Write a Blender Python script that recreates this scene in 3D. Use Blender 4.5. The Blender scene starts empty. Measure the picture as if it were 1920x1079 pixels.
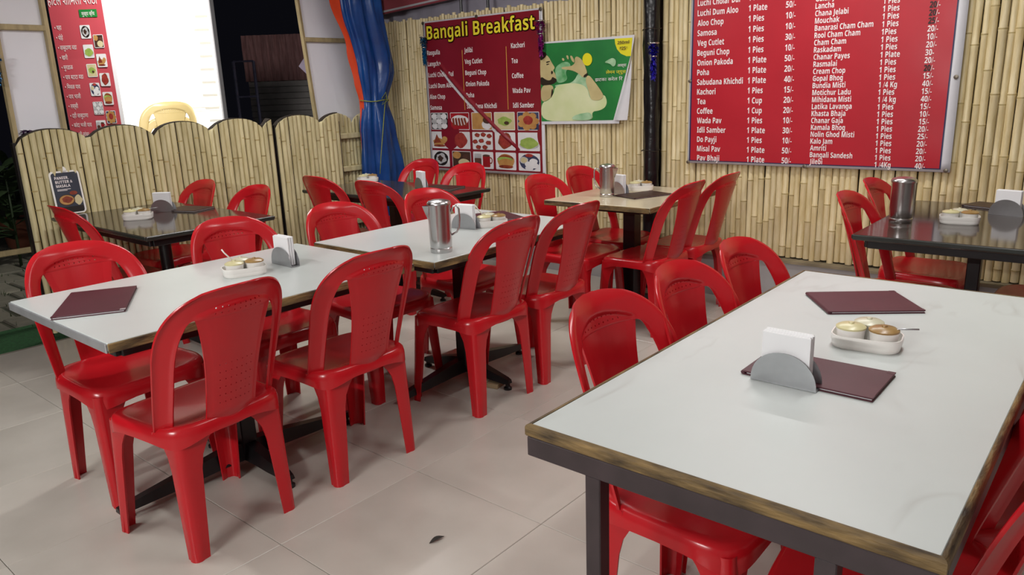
import bpy, bmesh, math, random
from math import sin, cos, pi, radians as rad, sqrt
from mathutils import Vector, Matrix
random.seed(7)
C = bpy.context.scene.collection
SC = bpy.context.scene
# ------------------------------------------------------------------ camera
def cam_axes(p, r, y):
    fw = Vector((0, cos(p), -sin(p))); rt = Vector((1, 0, 0)); up = rt.cross(fw)
    r2 = rt*cos(r)+up*sin(r); u2 = -rt*sin(r)+up*cos(r)
    Z = Matrix.Rotation(y, 3, 'Z')
    return Z@r2, Z@u2, Z@fw
cr, cu, cf = cam_axes(rad(14.7694), rad(-2.0535), rad(40.5655))
cd = bpy.data.cameras.new('camera'); cam = bpy.data.objects.new('camera', cd); C.objects.link(cam)
M3 = Matrix((cr, cu, -cf)).transposed()
cam.matrix_world = Matrix.Translation((0, 0, 1.40)) @ M3.to_4x4()
cd.sensor_width = 36; cd.lens = 1412.36/1920*36; cd.clip_start = .03
SC.camera = cam
# ------------------------------------------------------------------ world, exposure, lamps
SC.view_settings.view_transform = 'Standard'; SC.view_settings.look = 'None'
SC.view_settings.gamma = 1; SC.view_settings.use_curve_mapping = False
SC.view_settings.exposure = 0.0
w = bpy.data.worlds.new('night_sky'); SC.world = w; w.use_nodes = True
w.node_tree.nodes['Background'].inputs[0].default_value = (.008, .008, .012, 1)
w.node_tree.nodes['Background'].inputs[1].default_value = .35
LAMPS = [  # x, y, z, tilt, rotation, length, watts : the tube battens, the first added on the unseen wall for reflections and front light
    (-1.0, -2.28, 2.15, 62, 0, 1.2, 74), (-0.55, 2.3, 2.50, 0, 90, 1.2, 16), (-3.0, 0.25, 2.50, 0, 0, 1.2, 20),
    (-3.6, 2.9, 2.50, 0, 90, 1.2, 27), (-1.5, 3.75, 2.50, 0, 0, 1.2, 18)]

# ------------------------------------------------------------------ helpers
def obj(name, me, mat=None, parent=None, loc=None, rot=None):
    o = bpy.data.objects.new(name, me); C.objects.link(o)
    if mat is not None and me is not None and len(me.materials) == 0: me.materials.append(mat)
    if parent: o.parent = parent
    if loc is not None: o.location = loc
    if rot is not None: o.rotation_euler = rot
    return o
def tag(o, label=None, cat=None, group=None, kind=None):
    if label: o['label'] = label
    if cat: o['category'] = cat
    if group: o['group'] = group
    if kind: o['kind'] = kind
    return o
def thing(name, label, cat, loc=(0, 0, 0), rz=0, group=None):
    o = bpy.data.objects.new(name, None); C.objects.link(o); o.empty_display_size = .05
    o.location = loc; o.rotation_euler = (0, 0, rz)
    return tag(o, label, cat, group)
def struct(name, loc=(0, 0, 0)):
    o = bpy.data.objects.new(name, None); C.objects.link(o); o.location = loc; o['kind'] = 'structure'
    return o
def copy_tree(o, parent=None):
    c = o.copy(); C.objects.link(c)
    if parent: c.parent = parent
    for ch in list(o.children): copy_tree(ch, c)
    return c

class MB:
    def __init__(s): s.v = []; s.f = []; s.m = []
    def add(s, vs, fs, mi=0):
        n = len(s.v); s.v += [tuple(v) for v in vs]
        for f in fs: s.f.append([i+n for i in f]); s.m.append(mi)
        return s
    def box(s, c, d, mi=0, rz=0, bev=0):
        x, y, z = [k/2 for k in d]
        if bev:
            b = bev
            vs = []
            for zz, q in ((-z, b), (-z+b, 0), (z-b, 0), (z, b)):
                for sx, sy in ((-1, -1), (1, -1), (1, 1), (-1, 1)):
                    if (sx*sy) > 0: vs += [(sx*(x-q), sy*(y-q-b), zz), (sx*(x-q-b), sy*(y-q), zz)]
                    else: vs += [(sx*(x-q-b), sy*(y-q), zz), (sx*(x-q), sy*(y-q-b), zz)]
            # order around: recompute by angle for a convex octagon
            out = []
            for k in range(4):
                out += sorted(vs[k*8:(k+1)*8], key=lambda p: math.atan2(p[1]/y, p[0]/x))
            fs = [list(range(7, -1, -1)), [24+i for i in range(8)]]
            for k in range(3):
                for i in range(8): fs.append([k*8+i, k*8+(i+1) % 8, (k+1)*8+(i+1) % 8, (k+1)*8+i])
            vs = out
        else:
            vs = [(a*x, b_*y, g*z) for g in (-1, 1) for a, b_ in ((-1, -1), (1, -1), (1, 1), (-1, 1))]
            fs = [[3, 2, 1, 0], [4, 5, 6, 7]]+[[i, (i+1) % 4, 4+(i+1) % 4, 4+i] for i in range(4)]
        cz, sz = cos(rz), sin(rz)
        return s.add([(c[0]+a*cz-b_*sz, c[1]+a*sz+b_*cz, c[2]+g) for a, b_, g in vs], fs, mi)
    def lathe(s, prof, n=24, c=(0, 0, 0), mi=0, cap=True):
        vs = [(c[0]+r*cos(2*pi*i/n), c[1]+r*sin(2*pi*i/n), c[2]+z) for r, z in prof for i in range(n)]
        fs = [[k*n+i, k*n+(i+1) % n, (k+1)*n+(i+1) % n, (k+1)*n+i] for k in range(len(prof)-1) for i in range(n)]
        if cap:
            if prof[0][0] > 1e-5: fs.append(list(range(n-1, -1, -1)))
            if prof[-1][0] > 1e-5: fs.append([(len(prof)-1)*n+i for i in range(n)])
        return s.add(vs, fs, mi)
    def tube(s, pts, r, n=8, mi=0, cap=True):
        pts = [Vector(p) for p in pts]; rs = r if isinstance(r, (list, tuple)) else [r]*len(pts)
        vs = []; up = Vector((.13, .21, .97))
        for i, p in enumerate(pts):
            t = (pts[min(i+1, len(pts)-1)]-pts[max(i-1, 0)]).normalized()
            a = t.cross(up)
            if a.length < .05: a = t.cross(Vector((1, 0, 0)))
            a.normalize(); b = t.cross(a)
            vs += [p+(a*cos(2*pi*k/n)+b*sin(2*pi*k/n))*rs[i] for k in range(n)]
        fs = [[k*n+i, k*n+(i+1) % n, (k+1)*n+(i+1) % n, (k+1)*n+i] for k in range(len(pts)-1) for i in range(n)]
        if cap: fs += [list(range(n-1, -1, -1)), [(len(pts)-1)*n+i for i in range(n)]]
        return s.add(vs, fs, mi)
    def grid(s, rows, mi=0, closed=False):
        n = len(rows[0]); vs = [p for r in rows for p in r]; fs = []
        for k in range(len(rows)-1):
            for i in range(n if closed else n-1):
                j = (i+1) % n
                fs.append([k*n+i, k*n+j, (k+1)*n+j, (k+1)*n+i])
        return s.add(vs, fs, mi)
    def poly(s, pts, mi=0): return s.add(pts, [list(range(len(pts)))], mi)
    def prism(s, pts, z0, z1, mi=0):
        n = len(pts)
        return s.add([(x, y, z0) for x, y in pts]+[(x, y, z1) for x, y in pts],
                     [list(range(n-1, -1, -1)), list(range(n, 2*n))]+[[i, (i+1) % n, n+(i+1) % n, n+i] for i in range(n)], mi)
    def mesh(s, name, mats=None, smooth=False, weld=True, normals=True):
        me = bpy.data.meshes.new(name); me.from_pydata(s.v, [], s.f)
        if mats:
            for m in (mats if isinstance(mats, (list, tuple)) else [mats]): me.materials.append(m)
        me.polygons.foreach_set('material_index', s.m)
        if weld or normals:
            bm = bmesh.new(); bm.from_mesh(me)
            if weld: bmesh.ops.remove_doubles(bm, verts=bm.verts, dist=1e-5)
            if normals: bmesh.ops.recalc_face_normals(bm, faces=bm.faces)
            bm.to_mesh(me); bm.free()
        if smooth:
            me.polygons.foreach_set('use_smooth', [True]*len(me.polygons))
            if smooth is not True: me.set_sharp_from_angle(angle=rad(smooth))
        me.update(); return me
    def build(s, name, mat, parent=None, loc=None, smooth=False, **k):
        return obj(name, s.mesh(name, mat, smooth, **k), None, parent, loc)
SIDE = bpy.data.scenes.new('workbench')
def evaluated_mesh(o):
    SIDE.collection.objects.link(o); SIDE.view_layers[0].update(); dg = SIDE.view_layers[0].depsgraph
    r = bpy.data.meshes.new_from_object(o.evaluated_get(dg)); bpy.data.objects.remove(o); return r
def solid(me, th, smooth=40, bevel=0):
    o = bpy.data.objects.new('tmp', me)
    m = o.modifiers.new('s', 'SOLIDIFY'); m.thickness = th; m.offset = 0
    if bevel:
        b = o.modifiers.new('b', 'BEVEL'); b.width = bevel; b.segments = 2; b.limit_method = 'ANGLE'
    r = evaluated_mesh(o)
    r.polygons.foreach_set('use_smooth', [True]*len(r.polygons))
    r.set_sharp_from_angle(angle=rad(smooth)); return r

# ------------------------------------------------------------------ materials
MATS = {}
def mat(name, col, rough=.5, metal=0, var=0, scale=8, bump=0, bscale=40, stretch=None, rnd=0, trans=0, emit=0, spec=.5, coat=0, col2=None, alpha=1):
    if name in MATS: return MATS[name]
    m = bpy.data.materials.new(name); m.use_nodes = True; nt = m.node_tree; N = nt.nodes; L = nt.links
    b = N['Principled BSDF']
    b.inputs['Roughness'].default_value = rough; b.inputs['Metallic'].default_value = metal
    b.inputs['Specular IOR Level'].default_value = spec; b.inputs['Transmission Weight'].default_value = trans
    b.inputs['Coat Weight'].default_value = coat; b.inputs['Alpha'].default_value = alpha
    tc = N.new('ShaderNodeTexCoord'); mp = N.new('ShaderNodeMapping'); L.new(tc.outputs['Object'], mp.inputs[0])
    if stretch: mp.inputs['Scale'].default_value = stretch
    nz = N.new('ShaderNodeTexNoise'); nz.inputs['Scale'].default_value = scale; nz.inputs['Detail'].default_value = 5
    L.new(mp.outputs[0], nz.inputs[0])
    rp = N.new('ShaderNodeValToRGB'); rp.color_ramp.elements[0].position = .3; rp.color_ramp.elements[1].position = .7
    c0 = [max(0, x*(1-var)) for x in col]; c1 = [min(1, x*(1+var*.6)) for x in (col2 or col)]
    if col2: c0 = list(col); c1 = list(col2)
    rp.color_ramp.elements[0].color = (*c0, 1); rp.color_ramp.elements[1].color = (*c1, 1)
    out = rp.outputs[0]
    if rnd or rnd:
        oi = N.new('ShaderNodeObjectInfo'); hs = N.new('ShaderNodeHueSaturation'); mr = N.new('ShaderNodeMapRange')
        mr.inputs[3].default_value = 1-rnd; mr.inputs[4].default_value = 1+rnd
        add = N.new('ShaderNodeVectorMath'); add.operation = 'ADD'
        L.new(mp.outputs[0], add.inputs[0]); cx = N.new('ShaderNodeCombineXYZ')
        mu = N.new('ShaderNodeMath'); mu.operation = 'MULTIPLY'; mu.inputs[1].default_value = 37.0
        L.new(oi.outputs['Random'], mu.inputs[0]); L.new(mu.outputs[0], cx.inputs[0]); L.new(mu.outputs[0], cx.inputs[2])
        L.new(cx.outputs[0], add.inputs[1]); L.new(add.outputs[0], nz.inputs[0])
        L.new(oi.outputs['Random'], mr.inputs[0]); L.new(mr.outputs[0], hs.inputs['Value']); L.new(out, hs.inputs['Color'])
        out = hs.outputs[0]
    L.new(nz.outputs[0], rp.inputs[0]); L.new(out, b.inputs['Base Color'])
    if bump:
        n2 = N.new('ShaderNodeTexNoise'); n2.inputs['Scale'].default_value = bscale; L.new(mp.outputs[0], n2.inputs[0])
        bp = N.new('ShaderNodeBump'); bp.inputs['Strength'].default_value = bump; bp.inputs['Distance'].default_value = .01
        L.new(n2.outputs[0], bp.inputs['Height']); L.new(bp.outputs[0], b.inputs['Normal'])
    if emit:
        L.new(out, b.inputs['Emission Color']); b.inputs['Emission Strength'].default_value = emit
    MATS[name] = m; return m
def S(h):  # sRGB hex -> linear
    r = [int(h[i:i+2], 16)/255 for i in (0, 2, 4)]
    return tuple(x/12.92 if x <= .04045 else ((x+.055)/1.055)**2.4 for x in r)

RED = mat('red_plastic', S('C21923'), .24, var=.07, scale=5, spec=.5)
CREAM = mat('cream_plastic', S('D9C48A'), .35, var=.05, scale=6)
TILE = mat('floor_tile', S('B7B3AA'), .28, col2=S('C7C3BA'), scale=3.2, rnd=.03, bump=.03, bscale=5)
GROUT = mat('grout', S('857D74'), .8, var=.2)
BAM = mat('bamboo', S('CDBA88'), .42, col2=S('E6D8B0'), scale=5, stretch=(6, 6, 1.2), rnd=.10, bump=.15, bscale=30)
BAMF = mat('fence_bamboo', S('BBAE80'), .5, col2=S('D9CFA6'), scale=5, stretch=(6, 6, 1.2), rnd=.10, bump=.2, bscale=30)
NODE = mat('bamboo_node', S('B29F6C'), .55, var=.25, scale=30, rnd=.15)
DARKWOOD = mat('dark_board', S('2E241B'), .75, var=.4, scale=12, bump=.3)
PLINTH = mat('plinth_paint', S('A9A8A8'), .55, var=.12, scale=3, bump=.1)
LEDGE = mat('plinth_ledge', S('8C8168'), .8, var=.3, scale=9)
BLACKM = mat('black_metal', S('141416'), .35, var=.3, scale=14)
BROWNM = mat('brown_steel', S('3B3033'), .42, var=.25, scale=14)
LAMW = mat('white_laminate', S('C6CDCB'), .28, col2=S('CFD6D4'), scale=2.2)
LAMB = mat('beige_laminate', S('C9C0A4'), .16, col2=S('D2C9AE'), scale=4)
LAMD = mat('dark_laminate', S('37302C'), .10, col2=S('453D37'), scale=5)
WOODE = mat('worn_wood_edge', S('33281C'), .65, col2=S('957A4C'), scale=9, stretch=(1.2, 6, 6), bump=.35, bscale=30)
WOODY = mat('worn_wood_edge_long', S('33281C'), .65, col2=S('957A4C'), scale=9, stretch=(6, 1.2, 6), bump=.35, bscale=30)
DKEDGE = mat('dark_edge', S('2E3330'), .3, var=.3)
ALU = mat('aluminium_strip', S('C6C8CC'), .3, metal=.6, var=.1, scale=20)
STEEL = mat('stainless_steel', S('C2C0C0'), .27, metal=1, var=.04, scale=6)
BRUSH = mat('brushed_steel', S('AEB0B3'), .34, metal=.85, var=.12, scale=14)
PAPER = mat('white_paper', S('ECEDEF'), .8, var=.02)
WPLAS = mat('white_plastic', S('EFEDE8'), .3, var=.02)
LIDY = mat('yellow_lid', S('D6CFA0'), .3, var=.1)
LIDP = mat('pale_lid', S('CFCDB4'), .3, var=.1)
LIDB = mat('brown_lid', S('A98A56'), .3, col2=S('8C6A3C'), scale=20)
MAROON = mat('maroon_leatherette', S('4C1F2A'), .45, var=.15, scale=10, bump=.03, bscale=260)
MAROONB = mat('brown_leatherette', S('3A2520'), .45, var=.15, scale=10)
BLUE = mat('blue_tarp', S('0D3574'), .25, col2=S('184E96'), scale=4, bump=.2, bscale=14)
ORANGE = mat('orange_tarp', S('E0481E'), .45, var=.1, scale=5, bump=.15, bscale=14)
ROPE = mat('yellow_string', S('8F9A3C'), .7, var=.2, scale=60)
POSTB = mat('black_plastic_wrap', S('0E0D12'), .28, var=.4, scale=9, bump=.6, bscale=16)
FLEXR = mat('red_flex', S('B8202F'), .33, col2=S('AE1B2A'), scale=3)
FLEXM = mat('maroon_flex', S('8A1D2C'), .30, col2=S('7D1826'), scale=3)
FLEXW = mat('white_flex', S('D9D9DE'), .4, var=.03)
NAVY = mat('navy_print', S('1F2350'), .4)
TXT = mat('white_print', S('F3ECEC'), .5)
TXTY = mat('yellow_print', S('F2E23A'), .5)
TXTK = mat('black_print', S('15110F'), .5)
TXTO = mat('orange_print', S('D8A24A'), .5)
GREENP = mat('green_print', S('1E6B36'), .35, col2=S('2E8A42'), scale=3)
YELP = mat('yellow_disc_print', S('E6DC22'), .4)
SKINP = mat('skin_print', S('CBBE8A'), .4, col2=S('B9A878'), scale=8)
HAIRP = mat('dark_hair_print', S('2A2117'), .4)
SHIRTP = mat('cream_shirt_print', S('DDE2B8'), .4, col2=S('CBD69C'), scale=5)
SPLASHP = mat('pale_splash_print', S('B7D6B0'), .4, col2=S('7DB282'), scale=14)
GLASSP = mat('green_bottle_print', S('4E9A5A'), .4, col2=S('9CCBA0'), scale=16)
PINKB = mat('white_panel', S('F3F3FA'), .6, var=.03, scale=2)
WFRAME = mat('pale_wood_frame', S('B7A57C'), .6, var=.2, scale=9, stretch=(4, 4, 1))
LBOX = mat('lit_sign_face', S('FFFDF4'), .5, emit=.75)
GRAYP = mat('grey_print', S('CFCBC0'), .6, emit=.55)
CEIL = mat('canopy_sheet', S('CFCBC8'), .8, var=.05)
GRASS = mat('grass', S('27331F'), .9, col2=S('3E4A30'), scale=30)
MATG = mat('green_mat', S('183F20'), .95, col2=S('245A2E'), scale=60, bump=.5, bscale=200)
PAVER = mat('paver_stone', S('5C5A50'), .85, col2=S('6E6B5E'), scale=9, rnd=.12, bump=.4, bscale=30)
EARTH = mat('dark_earth', S('4A4A3E'), .95, col2=S('3A3E30'), scale=5)
LEAF = mat('leaf_green', S('4F8A2A'), .45, col2=S('6BA63A'), scale=9)
DLEAF = mat('dark_leaf', S('1C2A17'), .5, col2=S('2B3B20'), scale=9)
TERRA = mat('terracotta', S('7A4632'), .8, var=.2)
SHED = mat('dim_shed_sheet', S('C6C0BE'), .7, var=.25, scale=4)
SHEDR = mat('faded_red_drape', S('B98A8A'), .8, var=.3, scale=6, stretch=(8, 8, 1))
GATEM = mat('gate_metal', S('9A9AC0'), .5, var=.2)
LILAC = mat('lilac_cloth', S('CDBFD8'), .8, var=.05)
TUBEM = mat('tube_glow', (1, 1, 1), .4, emit=9)
TIN = {k: mat('tinsel_'+k, S(c), .2, metal=.55, var=.5, scale=90) for k, c in (('cyan', '1C6FA8'), ('magenta', '9A1F86'), ('blue', '2A23B0'), ('purple', '6A2A80'))}
RIM = mat('grey_rivet', S('7C7468'), .4, metal=.8)

# marble veins + faint streaks on the big white table
def marble():
    m = LAMW.copy(); m.name = 'marbled_laminate'; nt = m.node_tree; N = nt.nodes; L = nt.links; b = N['Principled BSDF']
    tc = N.new('ShaderNodeTexCoord'); mp = N.new('ShaderNodeMapping'); mp.inputs['Rotation'].default_value = (0, 0, 1.0); mp.inputs['Scale'].default_value = (2.2, .7, 1)
    L.new(tc.outputs['Object'], mp.inputs[0])
    nz = N.new('ShaderNodeTexNoise'); nz.inputs['Scale'].default_value = 2.3; nz.inputs['Detail'].default_value = 3; nz.inputs['Distortion'].default_value = .5
    L.new(mp.outputs[0], nz.inputs[0])
    rp = N.new('ShaderNodeValToRGB'); e = rp.color_ramp.elements
    e[0].position = .47; e[0].color = (0, 0, 0, 1); e[1].position = .53; e[1].color = (0, 0, 0, 1)
    k = e.new(.5); k.color = (1, 1, 1, 1)
    n2 = N.new('ShaderNodeTexNoise'); n2.inputs['Scale'].default_value = 3.5; L.new(tc.outputs['Object'], n2.inputs[0])
    r2 = N.new('ShaderNodeValToRGB'); r2.color_ramp.elements[0].position = .52; r2.color_ramp.elements[1].position = .68
    mm = N.new('ShaderNodeMath'); mm.operation = 'MULTIPLY'; L.new(nz.outputs[0], rp.inputs[0]); L.new(n2.outputs[0], r2.inputs[0])
    L.new(rp.outputs[0], mm.inputs[0]); L.new(r2.outputs[0], mm.inputs[1])
    m2 = N.new('ShaderNodeMath'); m2.operation = 'MULTIPLY'; m2.inputs[1].default_value = .35; L.new(mm.outputs[0], m2.inputs[0])
    src = b.inputs['Base Color'].links[0].from_socket
    mx = N.new('ShaderNodeMix'); mx.data_type = 'RGBA'; L.new(m2.outputs[0], mx.inputs[0]); L.new(src, mx.inputs[6]); mx.inputs[7].default_value = (*S('9C9A94'), 1)
    L.new(mx.outputs[2], b.inputs['Base Color']); b.inputs['Roughness'].default_value = .42; return m
MARB = marble()

# ------------------------------------------------------------------ floor, ground
floor = struct('floor')
MB().box((-1.85, 1.15, -.06), (6.4, 7.1, .1)).build('floor_bed', GROUT, floor)
tile_me = MB().box((0, 0, -.005), (.5982, .5982, .010), bev=.0015).mesh('floor_tile', TILE)
for i in range(10):
    for j in range(12):
        obj('floor_tile', tile_me, None, floor, (-1.99-3.0+.3+.6*i, -2.47+.3+.6*j, 0))
ground = struct('ground')
MB().box((-13.0, 4.0, -.09), (15.9, 24, .1)).build('earth_bed', EARTH, ground)
pv = MB().box((0, 0, 0), (.395, .275, .05), bev=.010).mesh('paver', PAVER)
for i in range(9):
    for j in range(8):
        obj('paver', pv, None, ground, (-5.75-.42*i+random.uniform(-.02, .02), .75+.30*j+(.13 if i % 2 else 0), -.05), (0, 0, random.uniform(-.05, .05)))
g = MB()
for i in range(900):
    x = random.uniform(-9.6, -5.2); y = random.uniform(.5, 3.4)
    if random.random() < .6: x = -5.54-.42*random.randint(0, 9)+random.uniform(-.03, .03)
    a = random.uniform(0, 6.28); h = random.uniform(.03, .08); q = .012
    g.add([(x-q*cos(a), y-q*sin(a), -.06), (x+q*cos(a), y+q*sin(a), -.06), (x+random.uniform(-.03, .03), y+random.uniform(-.03, .03), -.06+h)], [[0, 1, 2]])
tag(g.build('grass_tufts', GRASS, normals=False, weld=False), 'dark grass growing between the pavers beyond the fence', 'grass', kind='stuff')
gm = MB()
gm.box((-5.32, .95, -.022), (.55, 1.45, .02), bev=.006)
tag(gm.build('green_mat', MATG), 'green artificial grass mat at the left edge of the tiled floor', 'mat')

# ------------------------------------------------------------------ back wall : plinth, bamboo poles
wall = struct('wall_back')
p = MB(); p.box((-4.25, 4.76, .085), (3.1, .24, .17)); p.build('plinth', PLINTH, wall)
p = MB(); p.box((-1.0, 4.76, .14), (3.3, .26, .28)); p.build('plinth', PLINTH, wall)
MB().box((-1.0, 4.72, .288), (3.3, .21, .016)).build('plinth_ledge', LEDGE, wall)
MB().box((-4.15, 4.775, 1.08), (3.0, .02, 1.84)).build('backing_board', DARKWOOD, wall); MB().box((-.98, 4.775, 1.32), (3.3, .02, 2.06)).build('backing_board', DARKWOOD, wall)
def pole_mesh(Ln, seed, r=.0195):
    rn = random.Random(seed); m = MB(); z = 0; lv = [(0, r*.98)]; nodes = []
    z = rn.uniform(.05, .35)
    while z < Ln-.05:
        nodes.append(z); lv += [(z-.012, r), (z-.003, r*1.10), (z+.004, r*1.10), (z+.012, r*.97)]
        z += rn.uniform(.24, .40)
    lv.append((Ln, r*.95)); n = 8; bx, by = rn.uniform(-.006, .006), rn.uniform(-.003, .003)
    rows = []
    for zz, rr in lv:
        s = sin(pi*zz/Ln); rows.append([(bx*s+rr*cos(2*pi*k/n), by*s+rr*sin(2*pi*k/n), zz) for k in range(n)])
    m.grid(rows, closed=True)
    m.add(rows[-1], [list(range(n))])
    me = m.mesh('bamboo_pole', [BAM, NODE], smooth=50)
    for f in me.polygons:
        zc = f.center.z
        if any(abs(zc-q) < .0045 for q in nodes): f.material_index = 1
    return me
PL = [pole_mesh(1.84, i, .0168) for i in range(9)]; PR = [pole_mesh(2.06, 50+i, .0195) for i in range(9)]
x = -5.63
while x < -2.70:
    s = random.uniform(.82, 1.12); x += .0164*s
    obj('bamboo_pole', random.choice(PL), None, wall, (x, 4.70+random.uniform(-.004, .004), .17+random.uniform(-.012, .012)), (random.uniform(-.002, .002), random.uniform(-.004, .004), random.uniform(0, 6.28))).scale = (s, s, 1)
    x += .0166*s
x = -2.62
while x < .55:
    s = random.uniform(.88, 1.16); x += .0188*s
    obj('bamboo_pole', random.choice(PR), None, wall, (x, 4.70+random.uniform(-.004, .004), .300+random.uniform(-.004, .012)), (random.uniform(-.002, .002), random.uniform(-.004, .004), random.uniform(0, 6.28))).scale = (s, s, 1)
    x += .0190*s
wf = struct('wall_front_added'); MB().box((-2.0, -2.40, 1.35), (6.9, .1, 2.7)).build('added_pale_wall', PLINTH, wf)  # unseen pale wall, added so metal edges and jugs have something to reflect
wr = struct('wall_right_added'); MB().box((1.40, 1.2, 1.35), (.1, 7.1, 2.7)).build('added_pale_wall', PLINTH, wr)  # also added out of view, a pale surface for reflections and bounce
# black wrapped post
m = MB(); rows = []
for k in range(25):
    z = k*.11; rows.append([((.052+.006*sin(9*z+3*a)+.004*sin(23*z+a*5))*cos(2*pi*a/14)+.006*sin(2.2*z), (.05+.005*sin(7*z+2*a))*sin(2*pi*a/14), z) for a in range(14)])
m.grid(rows, closed=True)
pst = thing('support_post', 'black plastic-wrapped post against the bamboo wall between the two menus', 'post', (-2.655, 4.615, 0))
m.build('wrapped_shaft', POSTB, pst, smooth=60)
MB().box((0, 0, .006), (.16, .13, .012)).build('foot_plate', BLACKM, pst)
for z, a in ((1.75, .3), (.96, -.2)):
    MB().tube([(.062*cos(t)*1.02, .062*sin(t), z+.004*sin(3*t)) for t in [a+i*.45 for i in range(15)]], .0022, 5).build('tie_wire', DARKWOOD, pst)

# canopy above and its lamps
can = struct('ceiling'); MB().box((-2.0, 1.35, 2.72), (6.9, 7.5, .02)).build('canopy_sheet', CEIL, can)
for i in range(5): MB().box((-5.0+1.5*i, 1.35, 2.68), (.05, 7.4, .05)).build('canopy_rafter', BLACKM, can)
for i, (x, y, z, rx, rz, ln, wt) in enumerate(LAMPS):
    t = thing('tube_light', ['white tube light added on the unseen wall behind the camera', 'white tube light above the big white table', 'white tube light above the left white table',
              'white tube light above the dark table in the corner', 'white tube light near the black post'][i], 'lamp', (x, y, z), rad(rz), 'tube lights'); t.rotation_euler[0] = rad(rx)
    MB().box((0, 0, .035), (ln+.04, .05, .05), bev=.008).build('batten', WPLAS, t)
    MB().tube([(-ln/2, 0, -.004), (ln/2, 0, -.004)], .013, 10).build('tube', TUBEM, t)
    for sx in (-1, 1):
        MB().box((sx*(ln/2+.01), 0, .005), (.02, .034, .05), bev=.004).build('end_cap', WPLAS, t)
        MB().tube([(sx*ln*.35, 0, .06), (sx*ln*.35, 0, .19 if rx == 0 else .08)], .004, 6).build('hanger', BLACKM, t)
    ld = bpy.data.lights.new('tube_glow', 'AREA'); ld.shape = 'RECTANGLE'; ld.size = ln; ld.size_y = .05; ld.energy = wt; ld.color = (1, .975, .955)
    lo = bpy.data.objects.new('tube_glow', ld); C.objects.link(lo); lo.parent = t; lo.location = (0, 0, -.03)

# ------------------------------------------------------------------ text
TC = {}
def heavy(t):   # plain letters -> their bold sans forms
    o = ''
    for ch in t:
        if 'A' <= ch <= 'Z': o += chr(0x1D5D4+ord(ch)-65)
        elif 'a' <= ch <= 'z': o += chr(0x1D5EE+ord(ch)-97)
        elif '0' <= ch <= '9': o += chr(0x1D7EC+ord(ch)-48)
        else: o += ch
    return o
def text_me(body, bold=.012, m=TXT, depth=0):
    k = (body, bold, m.name)
    if k in TC: return TC[k]
    cu_ = bpy.data.curves.new('t', 'FONT'); cu_.body = heavy(body); cu_.size = 1; cu_.resolution_u = 2; cu_.offset = bold
    o = bpy.data.objects.new('t', cu_); me = evaluated_mesh(o)
    me.materials.clear(); me.materials.append(m)
    xs = [v.co.x for v in me.vertices] or [0]
    TC[k] = (me, min(xs), max(xs)); return TC[k]
CAP = .72
def put(body, x, y, cap, parent, z=.001, xs=.86, width=None, bold=.0, m=TXT, name='menu_text', rot=0, align='L'):
    me, a, b = text_me(body, bold, m); s = cap/CAP
    sx = width/(b-a) if width else s*xs
    x0 = x-(a*sx if align == 'L' else b*sx)
    o = obj(name, me, None, parent, (x0, y, z), (0, 0, rot)); o.scale = (sx, s, 1); return o
def flat(shapes, name, parent, z=.001, dz=.0004):
    m = MB(); ms = []
    for i, (pts, mt) in enumerate(shapes):
        if mt not in ms: ms.append(mt)
        m.poly([(x, y, z+dz*i) for x, y in pts], ms.index(mt))
    me = m.mesh(name, ms, weld=False, normals=False)
    bm = bmesh.new(); bm.from_mesh(me); bmesh.ops.triangulate(bm, faces=bm.faces[:])
    for f in bm.faces:
        if f.normal.z < 0: f.normal_flip()
    bm.to_mesh(me); bm.free()
    return obj(name, me, None, parent)
def ell(cx, cy, a, b, n=20, ph=0, wob=0):
    return [(cx+a*(1+wob*sin(5*t+ph))*cos(t), cy+b*(1+wob*sin(4*t+ph))*sin(t)) for t in [2*pi*i/n for i in range(n)]]
def rect(x0, y0, x1, y1): return [(x0, y0), (x1, y0), (x1, y1), (x0, y1)]
def rrect(x0, y0, x1, y1, r, n=5):
    out = []
    for cx, cy, a0 in ((x1-r, y1-r, 0), (x0+r, y1-r, 90), (x0+r, y0+r, 180), (x1-r, y0+r, 270)):
        for i in range(n+1):
            a = rad(a0+90*i/n); out.append((cx+r*cos(a), cy+r*sin(a)))
    return out
def hang(name, label, cat, x, z, y=4.672):
    t = thing(name, label, cat, (x, y, z)); t.rotation_euler = (pi/2, 0, 0); return t
def sheet(w_, h_, nx, ny, fn, th=.0016):
    rows = [[(w_*i/nx, h_*j/ny, fn(w_*i/nx, h_*j/ny)) for i in range(nx+1)] for j in range(ny+1)]
    m = MB().grid(rows); back = [[(a, b, c-th) for a, b, c in r] for r in rows]; m.grid([r[::-1] for r in back])
    ring = rows[0]+[r[-1] for r in rows[1:]]+rows[-1][-2::-1]+[r[0] for r in rows[-2:0:-1]]
    m.grid([[(a, b, c-th) for a, b, c in ring], ring], closed=True)
    return m

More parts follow.
